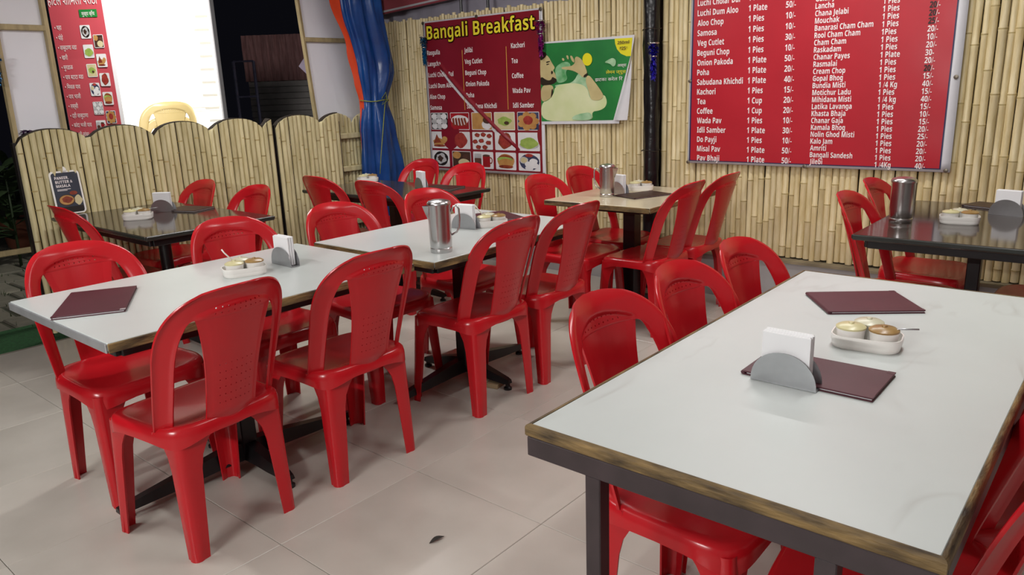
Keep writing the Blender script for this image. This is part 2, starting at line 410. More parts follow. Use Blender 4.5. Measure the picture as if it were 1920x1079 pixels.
# ---- the big price menu (local x right, y up, z towards the room)
bd = hang('price_menu_board', 'large red price menu banner with white lettering on the bamboo wall', 'menu board', -2.395, .880, 4.652)
BW, BH = 1.558, 1.52
fz = lambda x, y: .003*sin(5*x+1)*sin(4*y)+.002*sin(17*y)*math.exp(-((x-1.45)/.08)**2)
sheet(BW, BH, 36, 30, lambda x, y: fz(x, y)-.0015).build('banner_sheet', FLEXW, bd, smooth=True)
def drape(x0, y0, x1, y1, nx, ny, off, name, mt, par, f):
    m = MB().grid([[(x0+(x1-x0)*i/nx, y0+(y1-y0)*j/ny, f(x0+(x1-x0)*i/nx, y0+(y1-y0)*j/ny)+off) for i in range(nx+1)] for j in range(ny+1)])
    return m.build(name, mt, par, smooth=True, normals=False)
drape(.012, .014, 1.512, BH-.01, 34, 30, .0006, 'navy_border', NAVY, bd, fz)
drape(.022, .020, 1.505, BH-.01, 34, 30, .0012, 'red_field', FLEXR, bd, fz)
LN = ['Luchi Cholar Dal', 'Luchi Dum Aloo', 'Aloo Chop', 'Samosa', 'Veg Cutlet', 'Beguni Chop', 'Onion Pakoda', 'Poha', 'Sabudana Khichdi', 'Kachori', 'Tea', 'Coffee', 'Wada Pav', 'Idli Samber', 'Do Payji', 'Misal Pav', 'Pav Bhaji']
LQ = ['1 Plate', '1 Plate', '1 Pies', '1 Pies', '1 Pies', '1 Pies', '1 Plate', '1 Plate', '1 Plate', '1 Pies', '1 Cup', '1 Cup', '1 Pies', '1 Plate', '1 Pies', '1 Plate', '1 Plate']
LP = ['', '50/-', '10/-', '10/-', '30/-', '10/-', '50/-', '20/-', '40/-', '15/-', '20/-', '20/-', '10/-', '30/-', '10/-', '50/-', '50/-']
RN = ['Gulab Jamun', 'Lancha', 'Chana Jelabi', 'Mouchak', 'Banarasi Cham Cham', 'Rool Cham Cham', 'Cham Cham', 'Raskadam', 'Chanar Payes', 'Rasmalai', 'Cream Chop', 'Gopal Bhog', 'Bundia Misti', 'Motichur Ladu', 'Mihidana Misti', 'Latika Lavanga', 'Khasta Bhaja', 'Chanar Gaja', 'Kamala Bhog', 'Nolin Ghod Misti', 'Kalo Jam', 'Amriti', 'Bangali Sandesh', 'Jilebi']
RQ = ['', '1 Pies', '1 Pies', '1 Pies', '1 Pies', '1Pies', '1 Pies', '1 Pies', '1 Plate', '1 Pies', '1 Pies', '1 Pies', '1 /4 Kg', '1 Pies', '1 /4 kg', '1 Pies', '1 Pies', '1 Pies', '1 Pies', '1 Pies', '1 Pies', '1 Pies', '1 Pies', '1 /4Kg']
RP = ['', '20/-', '20/-', '20/-', '25/-', '20/-', '10/-', '20/-', '30-', '20/-', '20/-', '15/-', '40/-', '15/-', '40/-', '15/-', '10/-', '15/-', '20/-', '25/-', '20/-', '20/-', '20/-', '40/-']
def zt(x, y): return fz(x, y)+.0035
for i, (a, b, c_) in enumerate(zip(LN, LQ, LP)):
    f = i/16; yy = 1.004-.9675*f-.018
    for tx, xx in ((a, .046+.026*f), (b, .383+.03*f), (c_, .612+.026*f)):
        if tx: put(tx, xx, yy, .036, bd, zt(xx+.08, yy), .70, bold=.0)
for i, (a, b, c_) in enumerate(zip(RN, RQ, RP)):
    f = i/23; yy = .958-.923*f-.014
    for tx, xx in ((a, .784+.024*f), (b, 1.146+.028*f), (c_, 1.378+.006*f)):
        if tx:
            dark = tx == c_ and i in (1, 2, 3, 4, 10)
            put(tx, xx, yy-(.006 if xx > 1.1 else 0), .031, bd, zt(xx+.08, yy), .70, bold=.0)
            if dark: put(tx[:2], xx, yy-.006, .031, bd, zt(xx+.08, yy)+.0006, .70, bold=.012, m=TXTK, name='handwritten_price')
for x, y in ((.006, .006), (.006, .53), (.78, .005), (1.538, .010), (1.538, .50), (1.535, .93)):
    MB().lathe([(.012, 0), (.012, .004), (.006, .006), (0, .006)], 10, (x, y, fz(x, y))).build('grommet', RIM, bd, smooth=40)

# ---- Bangali Breakfast banner
bb = hang('breakfast_banner', 'maroon breakfast menu banner with yellow heading and food photos', 'banner', -4.872, .735, 4.655)
W2, H2 = 1.275, 1.236
def fold(x, y):   # the diagonal crease pulled across the sheet
    ax, ay, bx, by = .10, .96, 1.04, .18
    dx, dy = bx-ax, by-ay; L_ = sqrt(dx*dx+dy*dy); t = ((x-ax)*dx+(y-ay)*dy)/L_/L_; d = ((x-ax)*dy-(y-ay)*dx)/L_
    if t < 0 or t > 1: amp = 0
    else: amp = min(1, t*4)*min(1, (1-t)*6)
    bow = .03*sin(pi*min(1, max(0, t)))
    return .020*amp*math.exp(-((d-bow)/.013)**2)-.004*amp*math.exp(-((d-bow-.03)/.014)**2)
fb = lambda x, y: .002*sin(6*x)*sin(5*y)+fold(x, y)
sheet(W2, H2, 40, 40, lambda x, y: .002*sin(6*x)*sin(5*y)-.001).build('banner_sheet', FLEXW, bb, smooth=True)
drape(.028, .020, 1.245, H2-.012, 170, 150, .0006, 'maroon_field', FLEXM, bb, fb)
for tx, xa_, wd in (('Bangali', .046, .481), ('Breakfast', .577, .636)):
    ho = put(tx, xa_+.006, 1.091, .106, bb, .0070, width=wd-.012, m=TXTK, name='heading_outline')
    src = ho.data; sx_, sy_ = ho.scale[0], ho.scale[1]; mm_ = MB()
    for q in range(12):
        ox, oy = .007*cos(q*pi/6)/sx_, .007*sin(q*pi/6)/sy_
        mm_.add([(v.co.x+ox, v.co.y+oy, v.co.z) for v in src.vertices], [list(p_.vertices) for p_ in src.polygons])
    ho.data = mm_.mesh('heading_outline', TXTK, weld=False, normals=False)
    put(tx, xa_+.006, 1.091, .106, bb, .0078, width=wd-.012, m=TXTY, name='heading')
for cx0, y0_, dy_, names in ((.040, .965, .090, ['Rasgulla', 'Langcha', 'Luchi Cholar Dal', 'Luchi Dum Aloo', 'Aloo Chop', 'Samosa']),
                             (.472, .962, .088, ['Jelibi', 'Veg Cutlet', 'Beguni Chop', 'Onion Pakoda', 'Poha', 'Sabudana Khichdi']),
                             (.968, .968, .1115, ['Kachori', 'Tea', 'Coffee', 'Wada Pav', 'Idli Samber'])):
    for i, tx in enumerate(names): put(tx, cx0, y0_-dy_*i, .037, bb, .0046, .72)
for x in (.447, .917): flat([(rect(x-.003, .51, x+.003, .985), TXTO)], 'column_rule', bb, .0032)
PC = {k: mat('photo_'+k, S(a), .4, col2=S(b), scale=s) for k, a, b, s in (('white', 'D9D9DC', 'EDEDEE', 6), ('black', '1A1614', '2E2622', 9), ('brown', '6E2A1E', '9C4A30', 26), ('red', 'B1443C', '8A2A26', 30), ('tan', 'C79A5C', 'B07E46', 12), ('green', 'A6BE62', '8AA64A', 30), ('grey', 'A9A9AC', 'CDCDCF', 20), ('dark', '3A2A24', '52382A', 12), ('cup', 'B3202A', '8E1820', 8), ('coffee', '4A3028', '6A463A', 10), ('blue', '2E3450', '3E4666', 8), ('cream', 'D9CFA8', 'C9BC90', 10))}
def photo(x, y, w_, h_, kind):
    sh = [(rrect(x, y, x+w_, y+h_, .008), PC['white'])]; cx, cy = x+w_/2, y+h_/2
    def E(u, v, a, b, k, ph=0, wb=.03): sh.append((ell(x+u*w_, y+v*h_, a*w_, b*h_, 18, ph, wb), PC[k]))
    i = .005
    def bg(k): sh.append((rect(x+i, y+i, x+w_-i, y+h_-i), PC[k]))
    if kind == 'eggs':
        bg('black')
        for k in range(9): E(.22+.28*(k % 3), .22+.28*(k//3), .17, .17, 'grey' if k % 2 else 'white', k)
    elif kind == 'bars':
        bg('cup'); E(.5, .55, .46, .3, 'white')
        for k in range(5): sh.append(([(x+w_*(.12+.17*k), y+h_*.25), (x+w_*(.24+.17*k), y+h_*.22), (x+w_*(.2+.15*k), y+h_*.7), (x+w_*(.1+.15*k), y+h_*.66)], PC['brown']))
    elif kind == 'tea': bg('tan'); E(.74, .3, .24, .26, 'white'); E(.76, .56, .2, .2, 'dark'); E(.76, .58, .15, .15, 'coffee')
    elif kind == 'leaf': bg('cream'); E(.5, .5, .34, .24, 'green', 1, .1); E(.6, .4, .12, .1, 'dark')
    elif kind == 'platter':
        bg('blue')
        for k in range(7): E(.5+.33*cos(k*.9), .5+.34*sin(k*.9), .17, .17, 'tan', k)
        E(.5, .55, .22, .24, 'red')
    elif kind == 'samosa': E(.42, .36, .36, .24, 'tan', 1, .12); sh.append(([(x+.1*w_, y+.3*h_), (x+.3*w_, y+.85*h_), (x+.55*w_, y+.35*h_)], PC['brown'])); E(.76, .55, .16, .17, 'tan'); E(.45, .16, .36, .07, 'brown')
    elif kind == 'balls': E(.5, .5, .34, .44, 'red', 2, .08)
    elif kind == 'cutlet':
        for k, (u, v) in enumerate(((.25, .82), (.55, .85), (.84, .78), (.14, .45), (.45, .5), (.8, .4), (.3, .14), (.62, .14))): E(u, v, .13, .12, 'brown', k, .1); E(u, v, .09, .08, 'red', k)
    elif kind == 'fry': E(.5, .52, .34, .44, 'brown', 3, .1); E(.5, .54, .28, .36, 'red', 1, .1)
    elif kind == 'poha': E(.5, .3, .47, .2, 'grey'); E(.5, .42, .42, .3, 'green', 2, .08)
    elif kind == 'pan': E(.5, .5, .42, .44, 'black'); E(.5, .5, .30, .32, 'grey', 3, .15); E(.46, .5, .16, .18, 'dark', 1, .2)
    elif kind == 'kachori': bg('dark'); E(.25, .75, .22, .22, 'tan'); E(.62, .3, .3, .24, 'cream'); E(.76, .66, .2, .14, 'coffee')
    elif kind == 'mugs':
        sh.append((rrect(x+.05*w_, y+.14*h_, x+.42*w_, y+.88*h_, .01), PC['grey'])); sh.append((rrect(x+.07*w_, y+.16*h_, x+.40*w_, y+.62*h_, .01), PC['coffee']))
        E(.86, .5, .1, .2, 'brown'); E(.86, .5, .055, .13, 'white'); sh.append((rrect(x+.48*w_, y+.1*h_, x+.84*w_, y+.78*h_, .01), PC['cup'])); E(.66, .78, .18, .07, 'coffee')
    elif kind == 'bun': E(.5, .5, .42, .42, 'tan'); E(.5, .66, .36, .2, 'brown'); E(.45, .6, .38, .15, 'green'); E(.5, .42, .36, .22, 'tan', 2); E(.5, .18, .36, .1, 'brown')
    elif kind == 'idli':
        E(.5, .5, .46, .46, 'blue'); E(.25, .6, .2, .2, 'grey'); E(.25, .6, .15, .15, 'cream'); E(.5, .88, .18, .1, 'red')
        for u, v in ((.48, .38), (.7, .55), (.74, .32), (.5, .16)): E(u, v, .19, .16, 'white')
    o = flat(sh, 'food_photo', bb, .0022, .0003)
    o['label'] = 'small food photo printed on the banner'
KS = [['eggs', 'bars', 'tea', 'leaf', 'platter'], ['samosa', 'balls', 'cutlet', 'fry', 'poha'], ['pan', 'kachori', 'mugs', 'bun', 'idli']]
XS = [.036, .270, .515, .764, 1.006]
for r in range(3):
    for k in range(5): photo(XS[k]-.003*r*(k < 1), [.348, .190, .034][r], [.206, .218, .224, .216, .218][k], .142 if r < 2 else .138, KS[r][k])
for x, y in ((.008, H2-.012), (.62, H2-.008), (1.262, H2-.01), (1.26, .012)):
    MB().lathe([(.014, 0), (.014, .005), (.006, .007), (0, .007)], 10, (x, y, .002)).build('rivet', RIM, bb, smooth=40)

# ---- green drink poster (lower right corner folded back)
dp = hang('drink_poster', 'green drink poster showing a person drinking from a bottle', 'poster', 0, 0, 4.650)
def Q(pts):
    out = []
    for a, b in pts:
        k = .00064-.000054*(a/940); z0 = 1.8015-.0545*(a/940); out.append((-3.590+.000767*a+.00001*b*0, z0-k*b))
    return out
OUTL = [(0, 110), (1000, 35), (1015, 60), (870, 1035), (0, 1055)]
pts = Q([(-40, 118), (1020, 28), (1012, 110), (960, 400), (905, 700), (862, 1040), (-40, 1048)])
m = MB(); m.prism(pts, 0, .002); m.build('poster_sheet', FLEXW, dp)
# curled white flap at the lower right
rows = []
for i in range(9):
    t = i/8; a, b = 985-180*t**1.2, 300+700*t
    x0, z0 = Q([(a, b)])[0]
    rows.append([(x0+.0045*k*t*4+.004, z0, .004+.020*t*sin(pi*k/6)) for k in range(7)])
MB().grid(rows).build('curled_edge', FLEXW, dp, smooth=True)
def chaikin(p_, n=2):
    for _ in range(n):
        o = []
        for i in range(len(p_)):
            (ax, ay), (bx_, by_) = p_[i], p_[(i+1) % len(p_)]
            o += [(ax*.75+bx_*.25, ay*.75+by_*.25), (ax*.25+bx_*.75, ay*.25+by_*.75)]
        p_ = o
    return p_
green = Q([(-40, 135), (990, 62), (1000, 75), (985, 250), (940, 430), (870, 720), (800, 1000), (-40, 1015)])
sh = [(green, GREENP)]
sh.append((Q([(815, 72), (1000, 60), (985, 265), (940, 268), (880, 240), (840, 190), (820, 130)]), YELP))
sh.append((Q([(120, 610), (160, 590), (350, 575), (420, 440), (480, 470), (520, 540), (560, 700), (540, 760), (300, 700)]), SPLASHP))
sh.append((Q([(-40, 800), (60, 770), (120, 690), (130, 625), (200, 590), (330, 570), (450, 585), (520, 640), (535, 740), (600, 770), (700, 690), (735, 780), (715, 850), (650, 890), (560, 900), (580, 1005), (330, 1010), (-40, 1012)]), SHIRTP))
sh.append((Q([(-40, 600), (100, 590), (120, 640), (95, 720), (60, 760), (-40, 800)]), SKINP))                     # neck
sh.append((Q([(95, 640), (112, 640), (110, 700), (82, 750), (84, 720)]), HAIRP))                                       # cord
sh.append((Q([(-40, 250), (40, 255), (75, 290), (95, 330), (120, 370), (142, 402), (112, 432), (140, 460), (150, 500), (165, 530), (150, 562), (100, 585), (-40, 615)]), SKINP))
sh.append((Q([(-40, 490), (40, 545), (90, 540), (105, 500), (140, 520), (165, 530), (150, 565), (100, 590), (20, 600), (-40, 600)]), HAIRP))  # beard
sh.append((Q([(-40, 215), (30, 225), (45, 260), (20, 290), (-40, 330)]), HAIRP)); sh.append((Q([(30, 335), (80, 322), (86, 332), (40, 350)]), HAIRP)); sh.append((Q([(35, 360), (72, 352), (74, 362), (40, 372)]), HAIRP))
sh.append((Q([(90, 440), (112, 432), (118, 462), (96, 480)]), HAIRP))
sh.append((Q([(140, 400), (215, 345), (270, 330), (320, 345), (330, 400), (260, 440), (300, 540), (170, 585), (150, 500)]), GLASSP))     # bottle and splash
sh.append((Q([(490, 530), (530, 470), (600, 560), (670, 660), (700, 720), (660, 770), (560, 770), (540, 700)]), SKINP))            # forearm
sh.append((Q([(215, 400), (250, 388), (330, 385), (380, 350), (375, 290), (400, 270), (440, 290), (480, 340), (500, 400), (520, 460), (470, 520), (430, 470), (340, 425), (230, 418)]), SKINP))  # hand
sh.append((Q([(320, 265), (345, 262), (375, 320), (368, 345), (340, 320)]), SKINP)); sh.append((Q([(275, 262), (300, 258), (310, 300), (295, 310)]), SKINP)); sh.append((Q([(225, 292), (250, 290), (262, 318), (235, 325)]), SKINP))
sh.append((Q([(470, 490), (520, 455), (528, 475), (485, 515)]), HAIRP))                                             # bracelet
sh.append((Q([(520+55*cos(t), 305+72*sin(t)) for t in [i*.35 for i in range(18)]]), YELP))
sh.append((Q([(700+0, 340), (765, 300), (800, 285), (835, 310), (830, 370), (800, 390), (770, 350)]), SPLASHP))
sh.append((Q([(330, 1000), (350, 950), (450, 920), (560, 905), (575, 1003)]), YELP if False else SPLASHP))
flat(sh[:2]+[(chaikin(p_), m_) for p_, m_ in sh[2:]], 'printed_scene', dp, .0026, .0003)
def putq(body, a, b, a2, hgt, m_=TXT, bold=.0):
    (x0, z0), (x1, _) = Q([(a, b), (a2, b)]); put(body, x0, z0, hgt, dp, .011, width=x1-x0, m=m_, bold=bold, name='poster_text')
putq('अस्स', 850, 388, 945, .020); putq('लेमन ज्यूस', 728, 468, 940, .022, TXTY); putq('झटका करेल िर', 608, 552, 905, .022)
putq('250ml', 850, 135, 972, .020, MATS['photo_dark'], .0); putq('₹25*', 872, 200, 955, .022, MATS['photo_dark'], .0)

# ---- tinsel hangings
def tinsel(label, colour, x, y, z, h, r, hung=True):
    t = thing('tinsel_hanging', label, 'tinsel', (x, y, z), 0, 'tinsel hangings'); rn = random.Random(label); m = MB()
    def puff(zc, rr, hh, n):
        for i in range(n):
            a = rn.uniform(0, 6.28); e = rn.uniform(-1, 1); b = a+rn.uniform(-.5, .5); rr2 = rr*sqrt(max(.1, 1-e*e*.6))
            p0 = Vector((rr2*.5*cos(a), rr2*.5*sin(a), zc+e*hh)); p1 = Vector((rr2*cos(b), rr2*sin(b), zc+e*hh-rn.uniform(-.4, .9)*hh*.5))
            d = Vector((-sin(b), cos(b), rn.uniform(-.4, .4)))*.0045
            m.add([p0-d, p0+d, p1+d, p1-d], [[0, 1, 2, 3]])
    puff(-h*.17, r, h*.17, 150); puff(-h*.65, r*.62, h*.34, 190)
    m.build('foil_strips', TIN[colour], t, normals=False, weld=False)
    if not hung: return t
    MB().lathe([(r*.95, 0), (r*1.0, -.006), (r*.55, -.012)], 12, (0, 0, .004)).build('collar', STEEL, t, smooth=True)
    MB().lathe([(r*.6, -h*.36), (r*.62, -h*.40)], 12).build('band', STEEL, t, smooth=True)
    MB().tube([(0, 0, 0), (.002, .01, .10)], .0014, 4).build('thread', DARKWOOD, t)
    return t
tinsel('cyan blue tinsel hanging at the left edge of the breakfast banner', 'cyan', -4.835, 4.62, 1.845, .215, .034)
tinsel('magenta tinsel hanging at the right edge of the breakfast banner', 'magenta', -3.585, 4.615, 1.875, .235, .040)
tinsel('dark blue tinsel hanging on the black post', 'blue', -2.585, 4.515, 1.655, .215, .038)

# ---- strip of red signboard and grey sheet above the bamboo at the left
sg = thing('signboard', 'red signboard with white lower line above the bamboo wall', 'sign', (-5.25, 4.92, 2.13)); sg.rotation_euler = (0, rad(-3), 0)
MB().box((0, 0, .25), (1.5, .03, .5), bev=.004).build('board', mat('faded_sign_red', S('B25660'), .4, var=.05), sg)
MB().box((0, -.017, .022), (1.5, .006, .016)).build('white_line', FLEXW, sg)
flat([(ell(0, 0, .03, .025), TXT)], 'sign_mark', sg).matrix_local = Matrix.Translation((.12, -.018, .12)) @ Matrix.Rotation(pi/2, 4, 'X')
gs = thing('grey_sheet', 'grey plastic sheet behind the top of the bamboo wall', 'sheet', (-4.3, 5.02, 1.9))
rows = [[(-1.6+.1*i, .02*sin(3*i+k), .12*k) for i in range(33)] for k in range(8)]
solid_me = solid(MB().grid(rows).mesh('sheet', mat('grey_sheet', S('B4AFBE'), .5, var=.1)), .003); obj('sheet_panel', solid_me, None, gs)
for x in (-4.60, -4.30):
    r_ = thing('steel_rod', 'thin black rod above the breakfast banner, %s' % ('nearer the blue tarp' if x < -4.5 else 'nearer the black post'), 'rod', (x, 4.85, 1.95))
    MB().tube([(0, 0, 0), (0, 0, .7)], .012, 8).build('shaft', BLACKM, r_, smooth=40); MB().box((0, 0, 0), (.05, .03, .012)).build('clip', BLACKM, r_)

# ------------------------------------------------------------------ bamboo fence
def fence_unit(label, y0, y1, x, arches, ph0, rails_front=False, n_per=10.5, zp=1.262, zv=1.158):
    t = thing('bamboo_fence', label, 'fence', (x, y0, 0), 0, 'bamboo fence panels'); aw = .405
    def top(y):
        ph = ((y-y0)/aw+ph0) % 1; return zv+(zp-zv)*sqrt(max(0, 1-((ph-.5)*2)**2))
    n = round((y1-y0)/aw*n_per); w_ = (y1-y0)/n
    for i in range(n):
        ya, yb = i*w_, (i+1)*w_; r = w_/2*random.uniform(.86, .97); rows = []; ym = (ya+yb)/2
        dy = random.uniform(-.004, .004)
        for k in range(7):
            a = pi*k/6; yy = ym-r*cos(a); xx = r*sin(a)*1.15
            rows.append([(xx, yy+dy*q, zz) for q, zz in ((0, .03), (.5, .4+.05*random.random()), (.8, .85), (1, top(y0+yy)))])
        m = MB().grid(rows); m.poly([r_[-1] for r_ in rows]); m.poly([rows[0][0], rows[0][-1], rows[-1][-1], rows[-1][0]])
        o = m.build('bamboo_slat', BAMF, t, smooth=60)
        for zz in [random.uniform(.5, .85), random.uniform(.9, 1.15)]:
            if zz < top(y0+ym)-.02:
                m = MB().grid([[(r*1.05*sin(pi*k/6)*1.15, ym-r*1.03*cos(pi*k/6), zz+q) for q in (-.004, .004)] for k in range(7)]); m.build('node_ring', NODE, o, normals=False)
    # dark backing following the scallops
    N_ = 48; out = [((y1-y0)*i/N_, top(y0+(y1-y0)*i/N_)+.006) for i in range(N_+1)]
    prof = [(y, z) for y, z in out]; m = MB()
    if not rails_front:
        m.grid([[(xx, y, .04) for y, z in prof] if e == 0 else [(xx, y, z) for y, z in prof] for xx, e in ((-.002, 0), (-.002, 1), (-.045, 1), (-.045, 0))]); m.build('backing_board', DARKWOOD, t)
    else:
        for zz in (1.07, .80, .35): MB().box((.035, (y1-y0)/2, zz), (.035, y1-y0, .045), bev=.006).build('rail', BAMF, t)
    for yy in (0, y1-y0): MB().box((-.022, yy, .6), (.045, .022, 1.19)).build('stile', BLACKM, t)
    return t
fence_unit('scalloped bamboo fence panel with four arches behind the dark table', 1.54, 3.245, -5.09, 4, 0)
fence_unit('scalloped bamboo fence panel next to the black gap in the corner', 3.275, 3.86, -5.09, 1.5, 0)
fence_unit('bamboo fence panel showing its cross rails beside the blue tarp', 3.88, 4.30, -5.20, 1, .52, True)

# white framed panels behind the fence
def framed(label, x, posts, rails, zt_, sheet_):
    t = thing('framed_panel', label, 'panel', (x, posts[0][0], 0))
    y0 = posts[0][0]
    for (ya, yb) in posts:   # y at the ground extrapolated, y at the top
        m = MB(); m.tube([(0, ya-y0, .0), (0, yb-y0, zt_)], .019, 4); m.build('post', WFRAME, t)
    for z, ya, yb in rails: MB().box((0, (ya+yb)/2-y0, z), (.03, yb-ya, .035), bev=.004).build('rail', WFRAME, t)
    for (ya, yb, yc, yd, z0, z1) in sheet_:
        m = MB(); q = [(-.02, ya-y0, z0), (-.02, yb-y0, z0), (-.02, yc-y0, z1), (-.02, yd-y0, z1)]
        m.add(q+[(a-.006, b, c) for a, b, c in q], [[0, 1, 2, 3], [7, 6, 5, 4]]+[[i, (i+1) % 4, 4+(i+1) % 4, 4+i] for i in range(4)]); m.build('white_sheet', PINKB, t)
    return t
framed('white panel in a pale wood frame at the far left behind the fence', -5.50, [(1.665, 1.69), (1.965, 1.97), (1.30, 1.34)], [(1.875, 1.34, 1.97), (.5, 1.30, 1.96)], 2.65,
       [(1.66, 1.965, 1.97, 1.685, .3, 2.64), (1.31, 1.64, 1.67, 1.34, 1.89, 2.64)])
framed('white panel in a pale wood frame beside the orange tarp edge', -5.36, [(3.935, 3.735), (4.42, 4.40)], [(1.842, 3.80, 4.40), (.5, 3.9, 4.42)], 2.65, [(3.93, 4.42, 4.40, 3.74, .3, 2.64)])
MB().box((-5.66, 4.80, 1.30), (.07, .07, 2.6)).build('corner_post', BLACKM, wall)

# ------------------------------------------------------------------ blue tarp gathered in the corner
tp = thing('blue_tarp', 'blue tarpaulin with orange edge tied with string in the corner', 'tarp', (-5.06, 4.29, 0))
def lerp_tab(tab, z):
    for (z0, *v0), (z1, *v1) in zip(tab, tab[1:]):
        if z <= z1 or (z1, *v1) == tab[-1]:
            f = min(1, max(0, (z-z0)/(z1-z0))); f = f*f*(3-2*f); return [a_+(b_-a_)*f for a_, b_ in zip(v0, v1)]
def tarp_w(z):  # centre, half width along y
    return lerp_tab([(0, -.035, .205), (.75, -.030, .218), (1.10, -.045, .18), (1.34, -.060, .125), (1.6, -.030, .190), (2.12, -.115, .205), (2.65, -.15, .22)], z)
rows = []; NB = 72
for k in range(40):
    z = .03+2.62*k/39; cy, hw = tarp_w(z); pinch = math.exp(-((z-1.34)/.10)**2); hw *= 1
    row = []
    for i in range(NB):
        a = 2*pi*i/NB
        fo = .030*sin(5*a+1.6*sin(2.2*z))+.018*sin(11*a+2.6*z)+.008*sin(23*a-5*z)+.010*sin(7*z+3*a); fo *= (1-.45*pinch)
        row.append(((.060-.01*pinch+fo*.8)*cos(a), cy+(hw+fo*.4)*sin(a), z))
    rows.append(row)
MB().grid(rows, closed=True).build('tarp_sheet', BLUE, tp, smooth=True)
rows = []
for k in range(44):
    z = .85+1.8*k/43
    yl, wd = lerp_tab([(.85, -.21, .03), (1.10, -.205, .05), (1.34, -.20, .055), (1.5, -.235, .10), (1.75, -.30, .14), (2.12, -.42, .16), (2.65, -.56, .18)], z)
    rows.append([(-.02+.014*sin(4*z+q*4)+.03*q, yl+wd*q+.006*sin(11*z+3*q), z) for q in (0, .2, .4, .6, .8, 1)])
obj('orange_edge', solid(MB().grid(rows).mesh('orange_edge', ORANGE), .004), None, tp)
MB().tube([(.075*cos(a), -.060+.140*sin(a), 1.345+.006*sin(3*a)) for a in [i*2*pi/28 for i in range(29)]], .004, 6, cap=False).build('tie_string', ROPE, tp, smooth=True)
MB().tube([(.07, -.04, 1.36), (.09, -.01, 1.41), (.08, .01, 1.34), (.09, -.06, 1.31), (.08, .0, 1.38), (.09, -.03, 1.30), (.105, -.08, 1.12), (.115, -.13, .92), (.115, -.16, .75)], .0035, 5).build('knot', ROPE, tp, smooth=True)

# ------------------------------------------------------------------ outside : lit board, Marathi banner, shed, gate, plants
def facing(name, label, cat, pl, pr, z):   # upright board whose lower edge runs from pl to pr
    t = thing(name, label, cat, (pl[0], pl[1], z)); a = math.atan2(pr[1]-pl[1], pr[0]-pl[0])
    t.rotation_euler = (pi/2, 0, a); t['w'] = 0; del t['w']
    return t, sqrt((pr[0]-pl[0])**2+(pr[1]-pl[1])**2)
kb, kw = facing('lit_signboard', 'glowing white signboard standing behind the fence', 'signboard', (-7.50, 3.10), (-6.70, 3.78), 0)
MB().box((kw/2, 1.35, -.06), (kw, 1.94, .10), bev=.004).build('sign_case', FLEXW, kb)
MB().box((kw/2, 1.35, -.006), (kw-.03, 1.90, .008)).build('lit_face', LBOX, kb)
MB().box((kw/2, 2.335, -.03), (kw+.08, .03, .16)).build('top_cap', RIM, kb)
for x in (.06, kw-.06): MB().box((x, .2, -.06), (.05, .4, .05)).build('leg', BLACKM, kb)
rn = random.Random(3); sh = []
for i in range(11):
    y = 2.12-.115*i; a = rn.uniform(.04, .10); sh.append((rect(kw-.03-a-.06, y, kw-.03, y+.022), GRAYP))
    if rn.random() < .8: sh.append((rect(.02, y-.03, .02+rn.uniform(.04, .10), y-.014), GRAYP))
sh.append((rect(kw*.72, 1.33, kw-.02, 1.337), GRAYP)); sh.append((rect(kw*.72, 1.30, kw-.02, 1.304), GRAYP))
for q in sh: flat([q], 'faint_print', kb, .0005)
mb_, mw = facing('marathi_menu_banner', 'narrow red banner with Devanagari lettering and food photos behind the fence', 'banner', (-7.05, 2.565), (-6.70, 2.865), 1.0)
mb_.rotation_euler[1] = 0
sheet(.47, 1.45, 8, 20, lambda x, y: .004*sin(9*x)).build('banner_sheet', FLEXW, mb_, smooth=True)
drape(.004, .01, .44, 1.44, 8, 20, .002, 'red_field', mat('faded_red_flex', S('BF4C57'), .5), mb_, lambda x, y: .004*sin(9*x))
for bt, hh in ((.0, 0),):
    put('होटेल शािमली पराठा', .012, 1.185, .075, mb_, .012, width=.40, name='banner_heading')
flat([(rect(.25, 1.085, .395, 1.145), GREENP)], 'green_tag', mb_, .011); put('मुख्य ब्रँच', .27, 1.098, .030, mb_, .013, width=.105, name='banner_text')
IT = ['चहा', 'पोहे', 'साबुदाणा वडा', 'खारी', 'मुगडाळ', 'पाव बटाटा वडा', 'िमसळ पाव', 'पाव भाजी', 'लस्सी', 'दही साबुदाणा', 'कांदा भजी पाव', 'इडली सांबर', 'चटणी']
for i, tx in enumerate(IT): put('• '+tx, .030, .995-.078*i, .036, mb_, .010, .55, name='banner_text')
PH = ['pan', 'kachori', 'poha', 'samosa', 'leaf', 'fry', 'idli', 'bun', 'eggs', 'platter', 'mugs', 'tea', 'cutlet', 'poha', 'leaf']
_bb = bb; bb = mb_
for i in range(14):
    photo(.235 if i % 2 == 0 else .330, .940-.076*i*1.0-.02, .082, .105, PH[i])
bb = _bb
for o in mb_.children:
    if o.name.startswith('food_photo'): o.location.z = .009
sd = thing('dim_shed', 'dim shed with slatted front and faded red drape in the dark', 'shed', (-10.06, 6.23, 0), math.atan2(.51, .61))
MB().box((.55, .8, 1.1), (1.3, 1.5, 2.2)).build('shed_body', mat('shed_dark', S('2A2728'), .8), sd)
for i in range(19): MB().box((.53, .02, .06+.085*i), (1.26, .03, .081), bev=.006).build('slat', SHED, sd)
rows = [[(-.12+.02*i, -.03+.018*sin(i*1.1)+.006*sin(i*2.7+k), 1.63+.09*k) for i in range(67)] for k in range(8)]
obj('red_drape', solid(MB().grid(rows).mesh('red_drape', SHEDR), .004), None, sd)
gt = thing('metal_gate', 'thin grey metal gate frame standing in the dark', 'gate', (-8.58, 5.055, 0), math.atan2(.147, .175))
for x in (0, .24): MB().tube([(x, 0, 0), (x, 0, 1.83)], .018, 6).build('upright', GATEM, gt, smooth=40)
for z in (1.83, 1.42, .8): MB().tube([(0, 0, z), (.24, 0, z)], .012, 6).build('crossbar', GATEM, gt, smooth=40)
